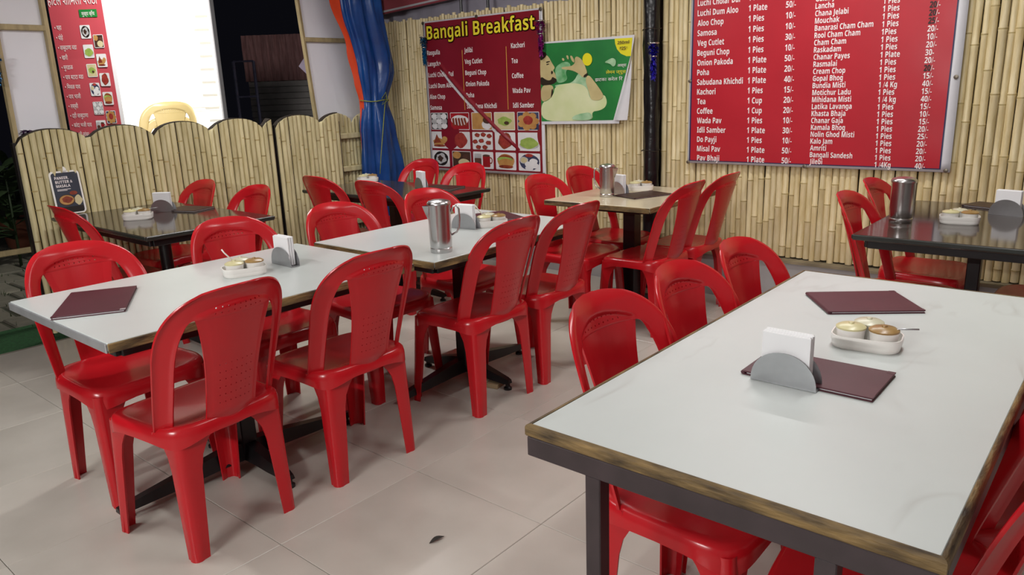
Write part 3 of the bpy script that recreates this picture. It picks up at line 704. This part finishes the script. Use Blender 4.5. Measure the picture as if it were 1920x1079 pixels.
cl = thing('hanging_cloth', 'pale lilac cloth corner hanging beyond the white panel', 'cloth', (-7.0, 5.03, 1.5))
rows = [[(-.14*(1-abs(2*k/8-1))*(1-i/6)+.06, -.10*(1-abs(2*k/8-1))*(1-i/6)+.10*i/6+.01*sin(k), .42*k/8) for i in range(7)] for k in range(9)]
MB().tube([(.10, .10, -1.56), (.10, .10, .55)], .02, 6).build('pole', GATEM, cl)
obj('cloth_fold', solid(MB().grid(rows).mesh('cloth', LILAC), .004), None, cl)
fl = thing('flood_light', 'flood light on the canopy edge shining on the yard behind the fence', 'lamp', (-5.55, 2.7, 2.62)); fl.rotation_euler = (0, rad(52), 0)
MB().box((0, 0, .03), (.22, .30, .05), bev=.006).build('housing', BLACKM, fl); MB().box((0, 0, .0), (.19, .27, .008)).build('lens', TUBEM, fl); MB().box((.0, 0, .09), (.03, .2, .06)).build('bracket', BLACKM, fl)
ld = bpy.data.lights.new('flood_glow', 'AREA'); ld.shape = 'RECTANGLE'; ld.size = .19; ld.size_y = .27; ld.energy = 34; ld.color = (1, .96, .90)
lo = bpy.data.objects.new('flood_glow', ld); C.objects.link(lo); lo.parent = fl; lo.location = (0, 0, -.02)
fp = thing('fence_post', 'dark post top in the gap between the fence panels', 'post', (-5.17, 3.26, 0))
MB().lathe([(.035, 0), (.036, .6), (.034, 1.2), (.026, 1.235), (.012, 1.25), (0, 1.252)], 10).build('shaft', DARKWOOD, fp, smooth=50); MB().lathe([(.038, 1.12), (.039, 1.15), (.038, 1.16)], 10, cap=False).build('binding', ROPE, fp)
def plant(label, loc, n, h, spread, mt, lw):
    t = thing('leafy_plant', label, 'plant', loc); rn = random.Random(label)
    MB().tube([(0, 0, 0), (.01, .01, h*.45), (-.01, .02, h*.7)], [.014, .01, .006], 6).build('stem', DLEAF, t, smooth=True)
    for i in range(n):
        a = rn.uniform(0, 6.28); z0 = h*rn.uniform(.2, .75); L_ = spread*rn.uniform(.6, 1); up = rn.uniform(.1, .9); rows = []
        for k in range(6):
            u = k/5; wv = lw*sin(pi*min(.98, u*.9+.08)); r_ = L_*u; zz = z0+L_*up*u-.35*L_*u*u
            rows.append([(r_*cos(a)-wv*sin(a)*s_, r_*sin(a)+wv*cos(a)*s_, zz-.25*wv*abs(s_)) for s_ in (-1, 0, 1)])
        MB().grid(rows).build('leaf', mt, t, smooth=True, normals=False)
    return t
plant('bright green leafy plant peeking over the fence below the red banner', (-6.35, 2.45, -.06), 12, 1.22, .30, LEAF, .045)
plant('dark bushy plant beyond the left end of the fence', (-7.9, 2.25, -.06), 42, 1.35, .55, DLEAF, .05)
pp = thing('flower_pot', 'terracotta pot on the ground beyond the left end of the fence', 'pot', (-9.0, 2.62, -.06))
MB().lathe([(.13, 0), (.17, .28), (.19, .28), (.19, .34), (.165, .34), (.155, .30), (0, .30)], 20).build('pot_body', TERRA, pp, smooth=40)
MB().lathe([(.155, .30), (.08, .33), (0, .335)], 16).build('soil', EARTH, pp, smooth=True)
plant('dark plant growing in the terracotta pot', (-9.0, 2.62, .27), 30, .75, .40, DLEAF, .04)
tinsel('purple tinsel hanging on the left end of the fence top', 'purple', -5.150, 1.640, 1.262, .09, .050, False)
tinsel('cyan tinsel hanging in front of the far left white panel', 'cyan', -5.40, 1.61, 1.70, .16, .045)

# ------------------------------------------------------------------ chairs
ZB, HB, TA, TT, NE = .395, .475, .56, .81, 2.75
T0 = .075
def Wt(t):
    if t <= TA: return .200+.012*(t/TA)
    q = (t-TA)/(1-TA); return .212*max(0, 1-q**NE)**(1/NE)
def St(t): return .083+.037*(max(0, t)/TT)**3
def Ot(t):
    if t <= .48: return .160+.004*t
    q = min(1, (t-.48)/(TT-.48)); return .120+.042*sqrt(max(0, 1-q**2.2))
def bk(s, t, roll=0):
    z = ZB+HB*t; yc = -.165-.128*t**1.15
    c_ = .073+.030*max(0, 1-t)**1.5
    y = yc+c_*(s/.2)**2-roll
    pa = .825+.078*(1-(s/.14)**2); sm = lambda q: (lambda k: k*k*(3-2*k))(min(1, max(0, q)))
    y -= .0065*sm((pa-t)/.035)*sm((St(min(t, TT))+.002-abs(s))/.012)*sm((t-.09)/.03)
    return (s, y, z)
def chair_meshes():
    R = {}
    FR = [0, .1, .25, .45, .6, .72, .82, .92, 1]
    def roll(sv, t, f=None):
        d = Wt(t)-abs(sv); o = .011*max(0, 1-d/.022)**2
        if t > .93: o = max(o*min(1, (1-t)/.04), .013*((t-.93)/.07)**1.6)
        if f is not None: o += .006*max(0, (.22-f)/.22)**2*min(1, max(0, (TT-t)/.06))
        return o
    m = MB(); ts = [T0+(.48-T0)*i/10 for i in range(10)]+[.48+(TT-.48)*sin(pi/2*i/18) for i in range(19)]
    for sg_ in (-1, 1):
        m.grid([[(lambda sv: bk(sv, t, roll(sv, t, f)))(sg_*(Ot(t)+(Wt(t)-Ot(t))*f)) for f in FR] for t in ts])
    # top rail with two rows of perforations
    HC = [k*.095 for k in range(-4, 5)]; HR = [.836, .868]
    ro = Ot(TT)/Wt(TT); outer = [ro+(1-ro)*f for f in FR]
    F2 = sorted([sg_*f for sg_ in (-1, 1) for f in outer]+[sg_*(.44+(ro-.47)*i/4) for sg_ in (-1, 1) for i in range(5)]+[h+e for h in HC for e in (-.0105, .0105)]+[(k+.5)*.095 for k in range(-4, 4)]+[-.415, .415])
    tt = sorted([TT+(1-TT)*sin(pi/2*i/30) for i in range(31) if all(abs(TT+(1-TT)*sin(pi/2*i/30)-h) > .006 for h in HR)]+[h+e for h in HR for e in (-.0042, .0042)])
    vs = [bk(Wt(t)*f, t, roll(Wt(t)*f, t)) for t in tt for f in F2]; n = len(F2); fs = []
    for j in range(len(tt)-1):
        for i in range(n-1):
            if any(abs((tt[j]+tt[j+1])/2-h) < .001 for h in HR) and any(abs((F2[i]+F2[i+1])/2-h) < .001 for h in HC): continue
            fs.append([j*n+i, j*n+i+1, (j+1)*n+i+1, (j+1)*n+i])
    m.add(vs, fs)
    # lower rail
    m.grid([[bk(Wt(t)*f, t) for f in [i/14-1 for i in range(29)]] for t in (0, .025, .05, T0)])
    R['back_frame'] = solid(m.mesh('back_frame', RED), .0065, 38, .0018)
    # splat with perforations
    cols = [-1, -.965]; hole = []
    for k in range(-4, 5): cols += [k/5.2-.017, k/5.2+.017]
    cols += [.965, 1]
    trow = [T0, .1, .112, .15]; hrow = set(); hr = [.20, .255, .31, .365, .42, .475]
    for q in hr: trow += [q-.0036, q+.0036]
    trow += [.52, .56, .60, .64, .67, .70, .73, .755, .775, .79, .80, TT]; trow = sorted(trow)
    m = MB(); vs = [bk(St(t)*f, t, .004*max(0, (abs(f)-.94)/.06)**2) for t in trow for f in cols]; n = len(cols); fs = []
    for j in range(len(trow)-1):
        for i in range(n-1):
            k = (i-2)//2 if 2 <= i < n-2 and (i % 2 == 0) else None
            isrow = any(abs((trow[j]+trow[j+1])/2-q) < .001 for q in hr)
            if isrow and k is not None:
                lo = trow[j] < .5
                if lo and 1 <= k <= 7: continue
            fs.append([j*n+i, j*n+i+1, (j+1)*n+i+1, (j+1)*n+i])
    m.add(vs, fs); R['splat'] = solid(m.mesh('splat', RED), .005, 38)
    # seat
    m = MB(); n = 64
    def ring(r, dz):
        out = []
        for i in range(n):
            a = 2*pi*i/n; e = 2/4.6
            cx_ = abs(cos(a))**e*(1 if cos(a) > 0 else -1); sy_ = abs(sin(a))**e*(1 if sin(a) > 0 else -1)
            y = .020+.190*sy_*r; x_ = (.205+.010*sy_)*cx_*r
            z = .432+dz-.012*(max(0, (y-.10)/.11)**2)+.008*max(0, (-y-.05)/.12)
            out.append((x_, y, z))
        return out
    rows = [ring(.02, -.016), ring(.3, -.015), ring(.55, -.011), ring(.75, -.005), ring(.86, 0), ring(.93, .003), ring(.975, .001), ring(1.0, -.006), ring(1.015, -.020), ring(1.02, -.030)]
    last = []
    for i, p_ in enumerate(ring(1.02, -.038)):
        a = 2*pi*i/n; last.append((p_[0], p_[1], p_[2]-.024*abs(sin(2*a))**1.5))
    rows.append(last)
    m.grid(rows, closed=True); m.add(rows[0], [list(range(n))])
    R['seat'] = solid(m.mesh('seat', RED), .005, 45)
    # legs : rounded L section that widens upward
    def leg(sx, front):
        top = Vector((.199*sx, .192, 0)) if front else Vector((.176*sx, -.150, 0))
        bot = Vector((.208*sx, .226, 0)) if front else Vector((.182*sx, -.166, 0))
        sy_ = -1 if front else 1; rows = []
        for z in (0, .012, .06, .14, .22, .29, .335, .365, .39, .41):
            f = z/.41; c_ = bot.lerp(top, f if front else f**1.15); wx = .046+.026*f+.055*max(0, (f-.72)/.28)**2; wy = .044+.020*f+.055*max(0, (f-.72)/.28)**2; r = .017
            pr = [(-wx, .004), (-wx*.55, 0), (-r*1.6, 0)]+[(-r+r*sin(q), r*(1-cos(q))*1.0) for q in (0, pi/6, pi/3, pi/2)]+[(0, r*1.6), (0, wy*.55), (-.004, wy)]
            rows.append([(c_.x+sx*px, c_.y+sy_*py, z) for px, py in pr])
        return solid(MB().grid(rows).mesh('leg', RED), .0055, 45)
    R['legs'] = [leg(s, f) for f in (True, False) for s in (-1, 1)]
    return R
CM = chair_meshes()
def make_chair():
    t = thing('plastic_chair', '', 'chair')
    obj('seat', CM['seat'], None, t); obj('back_frame', CM['back_frame'], None, t); obj('splat', CM['splat'], None, t)
    for l in CM['legs']: obj('leg', l, None, t)
    return t
proto = make_chair(); proto.scale = (1.065, 1.02, 1.012); used = False
def chair(label, x, y, deg, group='red plastic chairs around the tables', z=0):
    global used
    t = proto if not used else copy_tree(proto); used = True
    t.location = (x, y, z); t.rotation_euler = (0, 0, rad(deg)); tag(t, label, 'chair', group); return t
L_, R_, U_, D_ = 90, -90, 0, 180   # facing -X, +X, +Y, -Y
chair('red plastic chair nearest the camera, its back to us, at the left white table', -2.295, 1.085, L_+5)
chair('red plastic chair with its back to us near the left table napkin holder', -2.298, 1.66, L_)
chair('red plastic chair behind the left white table, beyond its maroon menu', -2.89, 1.10, R_+4)
chair('red plastic chair behind the left white table, beyond its condiment tray', -2.90, 1.73, R_)
chair('red plastic chair in front of the steel jug table, nearer the jug', -2.285, 2.415, L_)
chair('red plastic chair in front of the steel jug table, farther from the jug', -2.285, 2.885, L_)
chair('red plastic chair behind the middle white table, left of the steel jug', -2.83, 2.27, R_)
chair('red plastic chair behind the middle white table, just behind the steel jug', -2.80, 2.87, R_)
chair('red plastic chair at the beige table, its back to us and nearer the camera', -2.185, 3.80, L_)
chair('red plastic chair at the beige table, its back to us and closest to the wall', -2.175, 4.24, L_)
chair('red plastic chair on the far side of the beige table, nearer the white jug table', -2.625, 3.68, R_)
chair('red plastic chair on the far side of the beige table, partly behind the steel jug', -2.69, 4.19, R_)
chair('red plastic chair at the big marbled table, nearest to its front corner', -.765, 1.56, R_)
chair('red plastic chair at the big marbled table, second of the three on the left', -.765, 1.97, R_)
chair('red plastic chair at the big marbled table, last of three towards the wall', -.765, 2.39, R_)
chair('red plastic chair cut off by the frame at the lower right corner', -.285, 1.48, L_+5)
chair('red plastic chair at the right edge behind the lower right chair', -.28, 1.92, L_+2)
chair('red plastic chair left of the dark right table, nearer the camera', -.80, 3.69, R_)
chair('red plastic chair behind the tall steel container by the wall', -.84, 4.24, R_)
chair('red plastic chair tucked under the right end of the dark right table', -.26, 3.88, L_)
chair('red plastic chair at the near side of the dark left table', -4.48, 1.775, U_)
chair('red plastic chair at the far side of the dark left table, nearer the fence', -4.86, 2.27, D_)
chair('red plastic chair at the far side of the dark left table, nearer the fence gap', -4.20, 2.26, D_)
chair('red plastic chair with its back to us at the corner table, beside the fence', -4.335, 3.32, U_)
chair('red plastic chair with its back to us at the corner table below the tarp', -3.74, 3.30, U_)
chair('red plastic chair at the wall side of the corner table, nearer the blue tarp', -4.47, 3.94, D_)
chair('red plastic chair at the wall side of the corner table under the breakfast banner', -3.87, 3.82, D_)
for i in range(6):
    t = copy_tree(proto); t.location = (-5.97-.016*i, 2.80+.015*i, -.06+.115*i); t.rotation_euler = (0, 0, rad(-133))
    tag(t, ['cream plastic chair at the bottom of the stack behind the fence', 'second cream plastic chair from the bottom of the stack', 'third cream plastic chair from the bottom of the stack', 'third cream plastic chair from the top of the stack', 'second cream plastic chair from the top of the stack', 'cream plastic chair on top of the stack behind the fence'][i], 'chair', 'stacked cream chairs')
    for ch in t.children:
        ch.material_slots[0].link = 'OBJECT'; ch.material_slots[0].material = CREAM

# ------------------------------------------------------------------ tables
def top_parts(t, x0, y0, x1, y1, mt, edge, eth=.028, zt_=.75, inset=.0, names='edge_strip', special=None):
    if mt is LAMD: eth = .017
    cx, cy, sx, sy = (x0+x1)/2, (y0+y1)/2, x1-x0, y1-y0
    MB().box((cx, cy, zt_-.012), (sx-2*inset, sy-2*inset, .024), bev=.0015).build('tabletop', mt, t)
    b = .006+inset
    for k, (c_, d) in enumerate((((cx, y0+b/2-.006*(inset == 0), 0), (sx+.0, b, eth)), ((cx, y1-b/2+.006*(inset == 0), 0), (sx, b, eth)), ((x0+b/2-.006*(inset == 0), cy, 0), (b, sy, eth)), ((x1-b/2+.006*(inset == 0), cy, 0), (b, sy, eth)))):
        mm = special.get(k, edge) if special else edge
        if mm is WOODE and k > 1: mm = WOODY
        MB().box((c_[0], c_[1], zt_-.002-eth/2), d, bev=.002).build('edge_strip', mm, t)
def pedestal(t, cx, cy, ax, ay, apron, zt_=.75, col=.035, round_=False):
    x0, y0, x1, y1 = apron
    for (a, b) in (((cx, y0), (x1-x0, .03)), ((cx, y1), (x1-x0, .03)), ((x0, cy), (.03, y1-y0)), ((x1, cy), (.03, y1-y0))):
        MB().box((a[0], a[1], zt_-.043), (b[0], b[1], .038), bev=.003).build('apron_rail', BLACKM, t)
    if round_: MB().lathe([(col, .06), (col, zt_-.03)], 20, (cx, cy, 0)).build('column', BLACKM, t, smooth=40)
    else: MB().box((cx, cy, (zt_-.03)/2+.03), (col*1.8, col*1.8, zt_-.09), bev=.004).build('column', BLACKM, t)
    MB().box((cx, cy, zt_-.036), (.34, .06, .012)).build('top_bracket', BLACKM, t); MB().box((cx, cy, zt_-.036), (.06, .34, .012)).build('top_bracket', BLACKM, t)
    for dx, dy, ln in ((1, 0, ax), (-1, 0, ax), (0, 1, ay), (0, -1, ay)):
        rows = []
        for f, h0, h1, w_ in ((0, .045, .115, .032), (.25, .045, .105, .030), (.6, .036, .08, .026), (.92, .030, .058, .020), (1, .032, .050, .016)):
            px, py = cx+dx*ln*f, cy+dy*ln*f; nx, ny = -dy*w_, dx*w_
            rows.append([(px+nx, py+ny, h0), (px-nx, py-ny, h0), (px-nx*.7, py-ny*.7, h1), (px+nx*.7, py+ny*.7, h1)])
        m = MB().grid(rows, closed=True); m.poly(rows[-1]); m.build('base_arm', BLACKM, t, smooth=35)
        MB().lathe([(.020, 0), (.020, .010), (.012, .016), (.009, .04)], 12, (cx+dx*ln*.95, cy+dy*ln*.95, 0)).build('foot', BLACKM, t, smooth=40)
def table(label, x0, y0, x1, y1, mt, edge, arms, name='dining_table', special=None, round_=False, group=None, col=.035, ins=.05):
    t = thing(name, label, 'table', (0, 0, 0), 0, group); cx, cy = (x0+x1)/2, (y0+y1)/2
    t.location = (cx, cy, 0)
    top_parts(t, x0-cx, y0-cy, x1-cx, y1-cy, mt, edge, special=special)
    pedestal(t, 0, 0, arms[0], arms[1], (x0-cx+ins, y0-cy+ins, x1-cx-ins, y1-cy-ins), round_=round_, col=col); return t
table('white laminate table at the left with a metal edge strip', -2.955, .785, -2.172, 1.945, LAMW, WOODE, (.29, .50), special={0: ALU})
table('white laminate table in the middle carrying the steel jug', -2.90, 2.005, -2.115, 3.095, LAMW, WOODE, (.29, .44))
table('beige laminate table in front of the black post', -2.765, 3.56, -2.05, 4.38, LAMB, WOODE, (.27, .32), col=.045, ins=.13)
table('dark glossy table at the right by the bamboo wall', -.94, 3.345, -.18, 4.45, LAMD, DKEDGE, (.30, .42), col=.03)
table('dark brown table at the left in front of the bamboo fence', -5.005, 1.635, -3.785, 2.365, LAMD, DKEDGE, (.45, .28), round_=True)
table('dark brown table in the corner by the blue tarp', -4.665, 3.17, -3.445, 3.83, LAMD, DKEDGE, (.45, .26))
# big marbled table with a steel tube frame
ta = thing('dining_table', 'big white marbled table with worn wooden edge at the right', 'table', (-.515, 1.84, 0))
x0, y0, x1, y1 = -.372, -.782, .372, .775
MB().box((0, 0, .738), (.730, 1.533, .024), bev=.0015).build('tabletop', MARB, ta)
def nosing(a, b):   # rounded wooden lipping between two corners
    a, b = Vector(a), Vector(b); d = (b-a).normalized(); n = Vector((d.y, -d.x, 0)); rows = []
    for p_ in (a, b):
        s_ = -1 if p_ == a else 1
        rows.append([p_+n*q+d*s_*q+Vector((0, 0, z)) for q, z in ((0, 0), (.004, .0003), (.0085, -.002), (.010, -.006), (.010, -.022), (.008, -.025), (0, -.026))])
    m = MB().grid(rows, closed=True); return m
xa, ya = .365, .7665
for a, b in (((-xa, -ya, .751), (xa, -ya, .751)), ((xa, -ya, .751), (xa, ya, .751)), ((xa, ya, .751), (-xa, ya, .751)), ((-xa, ya, .751), (-xa, -ya, .751))):
    nosing(a, b).build('wooden_lipping', WOODE if a[1] == b[1] else WOODY, ta, smooth=50)
for (c_, d) in (((0, -.757, .704), (.744, .036, .042)), ((0, .757, .704), (.744, .036, .042)), ((-.354, 0, .704), (.036, 1.478, .042)), ((.354, 0, .704), (.036, 1.478, .042))):
    MB().box(c_, d, bev=.002).build('frame_rail', BROWNM, ta)
for sx in (-.215, .215):
    for sy in (-.757, .757):
        MB().box((sx, sy, .342), (.034, .034, .684), bev=.002).build('leg', BROWNM, ta); MB().box((sx, sy, .006), (.04, .04, .012), bev=.002).build('foot_cap', BLACKM, ta)

# ------------------------------------------------------------------ table ware
def condiments(label, x, y, deg, spoon=0, wrap=False):
    t = thing('condiment_tray', label, 'condiment tray', (x, y, .75), rad(deg), 'condiment trays')
    pr = lambda r, h: [(r*.0, h)]
    def outline(s):
        return [(px*s, py*s) for px, py in rrect(-.080, -.054, .080, .054, .036, 6)]
    rows = [[(a, b, z) for a, b in outline(s)] for s, z in ((.92, 0), (.95, .002), (.98, .012), (.975, .015), (1.0, .018), (1.0, .033), (.965, .033), (.94, .008))]
    m = MB().grid(rows, closed=True); m.poly([(a, b, .0) for a, b in outline(.92)]); m.poly([(a, b, .008) for a, b in outline(.94)]); m.build('tray', WPLAS, t, smooth=45)
    for k, (px, py, lid) in enumerate(((-.036, -.016, LIDY), (.038, -.012, LIDB), (-.002, .040, LIDP))):
        o = MB().lathe([(.024, .009), (.030, .012), (.033, .042), (.035, .048), (.032, .048)], 20, (px, py, 0)).build('pot', WPLAS, t, smooth=45)
        MB().lathe([(.0352, .048), (.0352, .052), (.027, .057), (.007, .0595), (.006, .063), (0, .064)], 20, (px, py, 0)).build('lid', lid, o, smooth=45)
    if spoon == 1: MB().tube([(.045, -.012, .054), (.082, -.006, .057), (.112, .0, .059)], .0022, 6).build('spoon', BRUSH, t, smooth=True)
    if spoon == 2: MB().tube([(-.036, .005, .057), (-.062, .012, .090), (-.070, .014, .104)], .0028, 6).build('spoon', WPLAS, t, smooth=True)
    return t
condiments('white condiment tray on the big marbled table', -.485, 1.915, 8, 1)
condiments('white condiment tray on the left white table', -2.60, 1.47, 70, 2)
condiments('white condiment tray on the middle white table near the jug', -2.46, 2.73, 55, 2)
condiments('white condiment tray on the beige table', -2.47, 4.17, 40)
condiments('white condiment tray on the dark right table', -.63, 3.83, 10)
condiments('white condiment tray on the dark left table', -4.43, 1.89, 55, 1)
condiments('white condiment tray on the dark corner table', -4.58, 3.70, 60)
def napkins(label, x, y, deg):
    t = thing('napkin_holder', label, 'napkin holder', (x, y, .75), rad(deg), 'napkin holders'); n = 20; w_, h_ = .0725, .074
    for s in (-1, 1):
        rows = []
        for th in (-.0008, .0008): rows.append([(w_*cos(pi*i/n), s*(.018+.004*sin(pi*i/n))+th, .002+h_*sin(pi*i/n)**.9) for i in range(n+1)])
        m = MB().grid(rows); m.poly(rows[0]); m.poly(rows[1]); m.build('side_plate', BRUSH, t, smooth=30)
    MB().box((0, 0, .002), (.145, .038, .003)).build('base', BRUSH, t)
    for k in range(6): MB().box((.001*(-1)**k, -.0125+.005*k, .060+.001*(k % 3)), (.105-.002*(k % 2), .0042, .112), bev=.0008).build('napkin', PAPER, t)
    return t
napkins('napkin holder on the maroon menu of the big marbled table', -.555, 1.565, 0).location.z = .7505
napkins('napkin holder on the left white table', -2.605, 1.655, -2)
napkins('napkin holder on the middle white table beside the jug', -2.525, 2.62, 8)
napkins('napkin holder on the beige table behind the jug', -2.51, 3.98, -15)
napkins('napkin holder on the dark right table', -.49, 4.135, -12)
napkins('napkin holder on the dark left table', -4.575, 2.11, 36)
napkins('napkin holder on the dark corner table', -3.90, 3.62, -20)
def menu(label, x, y, w_, d, deg, z=.75, mt=MAROON):
    t = thing('menu_folder', label, 'menu', (x, y, z), rad(deg), 'menu folders')
    MB().box((0, 0, .0015), (w_, d, .003), bev=.001).build('cover', mt, t); MB().box((.003, 0, .0045), (w_-.012, d-.01, .003)).build('pages', PAPER, t); MB().box((0, 0, .0078), (w_, d, .0035), bev=.001).build('cover', mt, t)
    MB().tube([(-w_/2, -d/2+.002, .005), (-w_/2, d/2-.002, .005)], .0048, 6).build('spine', mt, t)
    for sx, sy in ((1, 1), (1, -1)): MB().box((sx*(w_/2-.008), sy*(d/2-.008), .0094), (.016, .016, .0012)).build('corner_guard', ALU if (sx, sy) == (1, 1) and 'metal edge' in label else mt, t)
    return t
menu('maroon menu lying alone on the big marbled table', -.60, 2.293, .262, .212, 36)
mn = menu('maroon menu under the napkin holder on the big marbled table', -.514, 1.652, .280, .178, 0)
bpy.context.view_layer.update()
menu('maroon menu on the left white table near its metal edge', -2.66, .955, .335, .212, -30+60-60+0)
menu('maroon menu on the middle white table behind the condiment tray', -2.60, 2.935, .27, .20, -25)
menu('brown menu on the beige table in front of the condiment tray', -2.33, 3.97, .28, .19, 70, mt=MAROONB)
menu('dark menu on the dark right table behind the napkin holder', -.56, 4.36, .26, .16, -20, mt=MAROONB)
menu('dark menu on the dark corner table right of its napkin holder', -3.75, 3.68, .25, .19, 10, mt=MAROONB)
menu('dark menu on the dark left table behind the napkin holder', -4.50, 2.23, .24, .18, 20, mt=MAROONB)
def jug(label, x, y, deg, h=.20, r=.047, spout=True, ring=True):
    t = thing('steel_jug', label, 'jug', (x, y, .75), rad(deg), 'stainless steel jugs')
    MB().lathe([(r*.94, 0), (r*.98, .004), (r*.98, .018), (r*.93, .021), (r*.96, .024), (r, .06), (r, h-.006), (r*1.03, h), (r*.98, h)], 36).build('body', STEEL, t, smooth=35)
    o = MB().lathe([(r*1.06, h-.004), (r*1.08, h+.002), (r*1.05, h+.008), (r*.95, h+.014), (r*.6, h+.019), (r*.1, h+.021), (0, h+.021)], 36).build('lid', STEEL, t, smooth=35)
    if spout:
        m = MB(); m.grid([[(-r*.85, -.024, h-.004), (-r-.022, 0, h-.006), (-r*.85, .024, h-.004)], [(-r*.93, -.016, h-.035), (-r-.012, 0, h-.035), (-r*.93, .016, h-.035)], [(-r*.97, -.004, h-.062), (-r-.001, 0, h-.062), (-r*.97, .004, h-.062)]])
        obj('spout', solid(m.mesh('spout', STEEL), .0015), None, t)
        MB().tube([(r*.98, 0, h-.035), (r+.012, 0, h-.010), (r+.026, 0, h-.008), (r+.034, 0, h-.022), (r+.035, 0, h-.060), (r+.032, 0, h-.098), (r+.022, 0, h-.118), (r*.98, 0, h-.130)], .0042, 8).build('handle', STEEL, t, smooth=True)
    return t
jug('stainless steel water jug with spout on the middle white table', -2.235, 2.165, 41)
jug('stainless steel jug on the beige table', -2.50, 3.835, 200, h=.178, r=.045)
jug('tall stainless steel container on the dark right table', -.85, 3.74, 30, h=.185, r=.050, spout=False)
# standee leaning on the fence
st = thing('table_standee', 'dark menu standee with white border leaning on the fence behind the dark left table', 'standee', (-5.045, 1.765, .752)); st.rotation_euler = (rad(90-6), 0, rad(90))
m = MB(); m.prism(rrect(-.085, 0, .085, .262, .022), -.003, 0); m.build('border_board', WPLAS, st)
m = MB(); m.prism(ell(0, .268, .018, .020, 16), -.003, 0); m.build('hang_tab', WPLAS, st)
flat([(rrect(-.075, .008, .075, .252, .016), mat('slate_print', S('3B4150'), .4, col2=S('2C313D'), scale=6))], 'dark_field', st, .0006)
for i, tx in enumerate(['PANEER,', 'BUTTER &', 'MASALA']): put(tx, -.058, .212-.024*i, .017, st, .0016, width=[.078, .096, .080][i], name='standee_text')
flat([(rect(-.056, .150, .02, .153), TXT), (rect(-.056, .143, .0, .146), TXT)], 'fine_print', st, .0014)
flat([(ell(-.015, .085, .046, .034), PC['dark']), (ell(-.015, .086, .041, .029), PC['tan']), (ell(-.012, .088, .03, .02, 16, 1, .1), PC['brown']), (ell(.03, .125, .022, .012), PC['brown']), (ell(.05, .08, .022, .03, 14, 2, .1), PC['cream']), (rect(-.06, .010, .07, .045), PC['black'])], 'food_print', st, .0012, .0003)
# dry leaf on the floor
lf = MB(); rows = []
for k in range(8):
    u = k/7; wv = .009*sin(pi*min(.97, u*.94+.03)); rows.append([(-.006+.015*u+s_*wv*.95-.0, -.026+.052*u-s_*wv*.25, .002+.008*sin(pi*u)*abs(s_)+.004*u) for s_ in (-1, 0, 1)])
lo = obj('dry_leaf', solid(lf.grid(rows).mesh('dry_leaf', mat('dry_leaf', S('2E2A24'), .7, var=.3)), .0008)); lo.location = (-1.60, 1.45, 0)
tag(lo, 'small dark dry leaf lying on the tiles', 'leaf')
bx = thing('flat_carton', 'flat brown carton on the floor under the middle table', 'carton', (-2.36, 2.56, 0), .2)
MB().box((0, 0, .011), (.16, .12, .022), bev=.002).build('carton_body', mat('carton', S('9A8767'), .8, var=.1), bx); MB().box((0, 0, .0228), (.02, .118, .0012)).build('tape', LIDP, bx)

bpy.data.scenes.remove(SIDE)
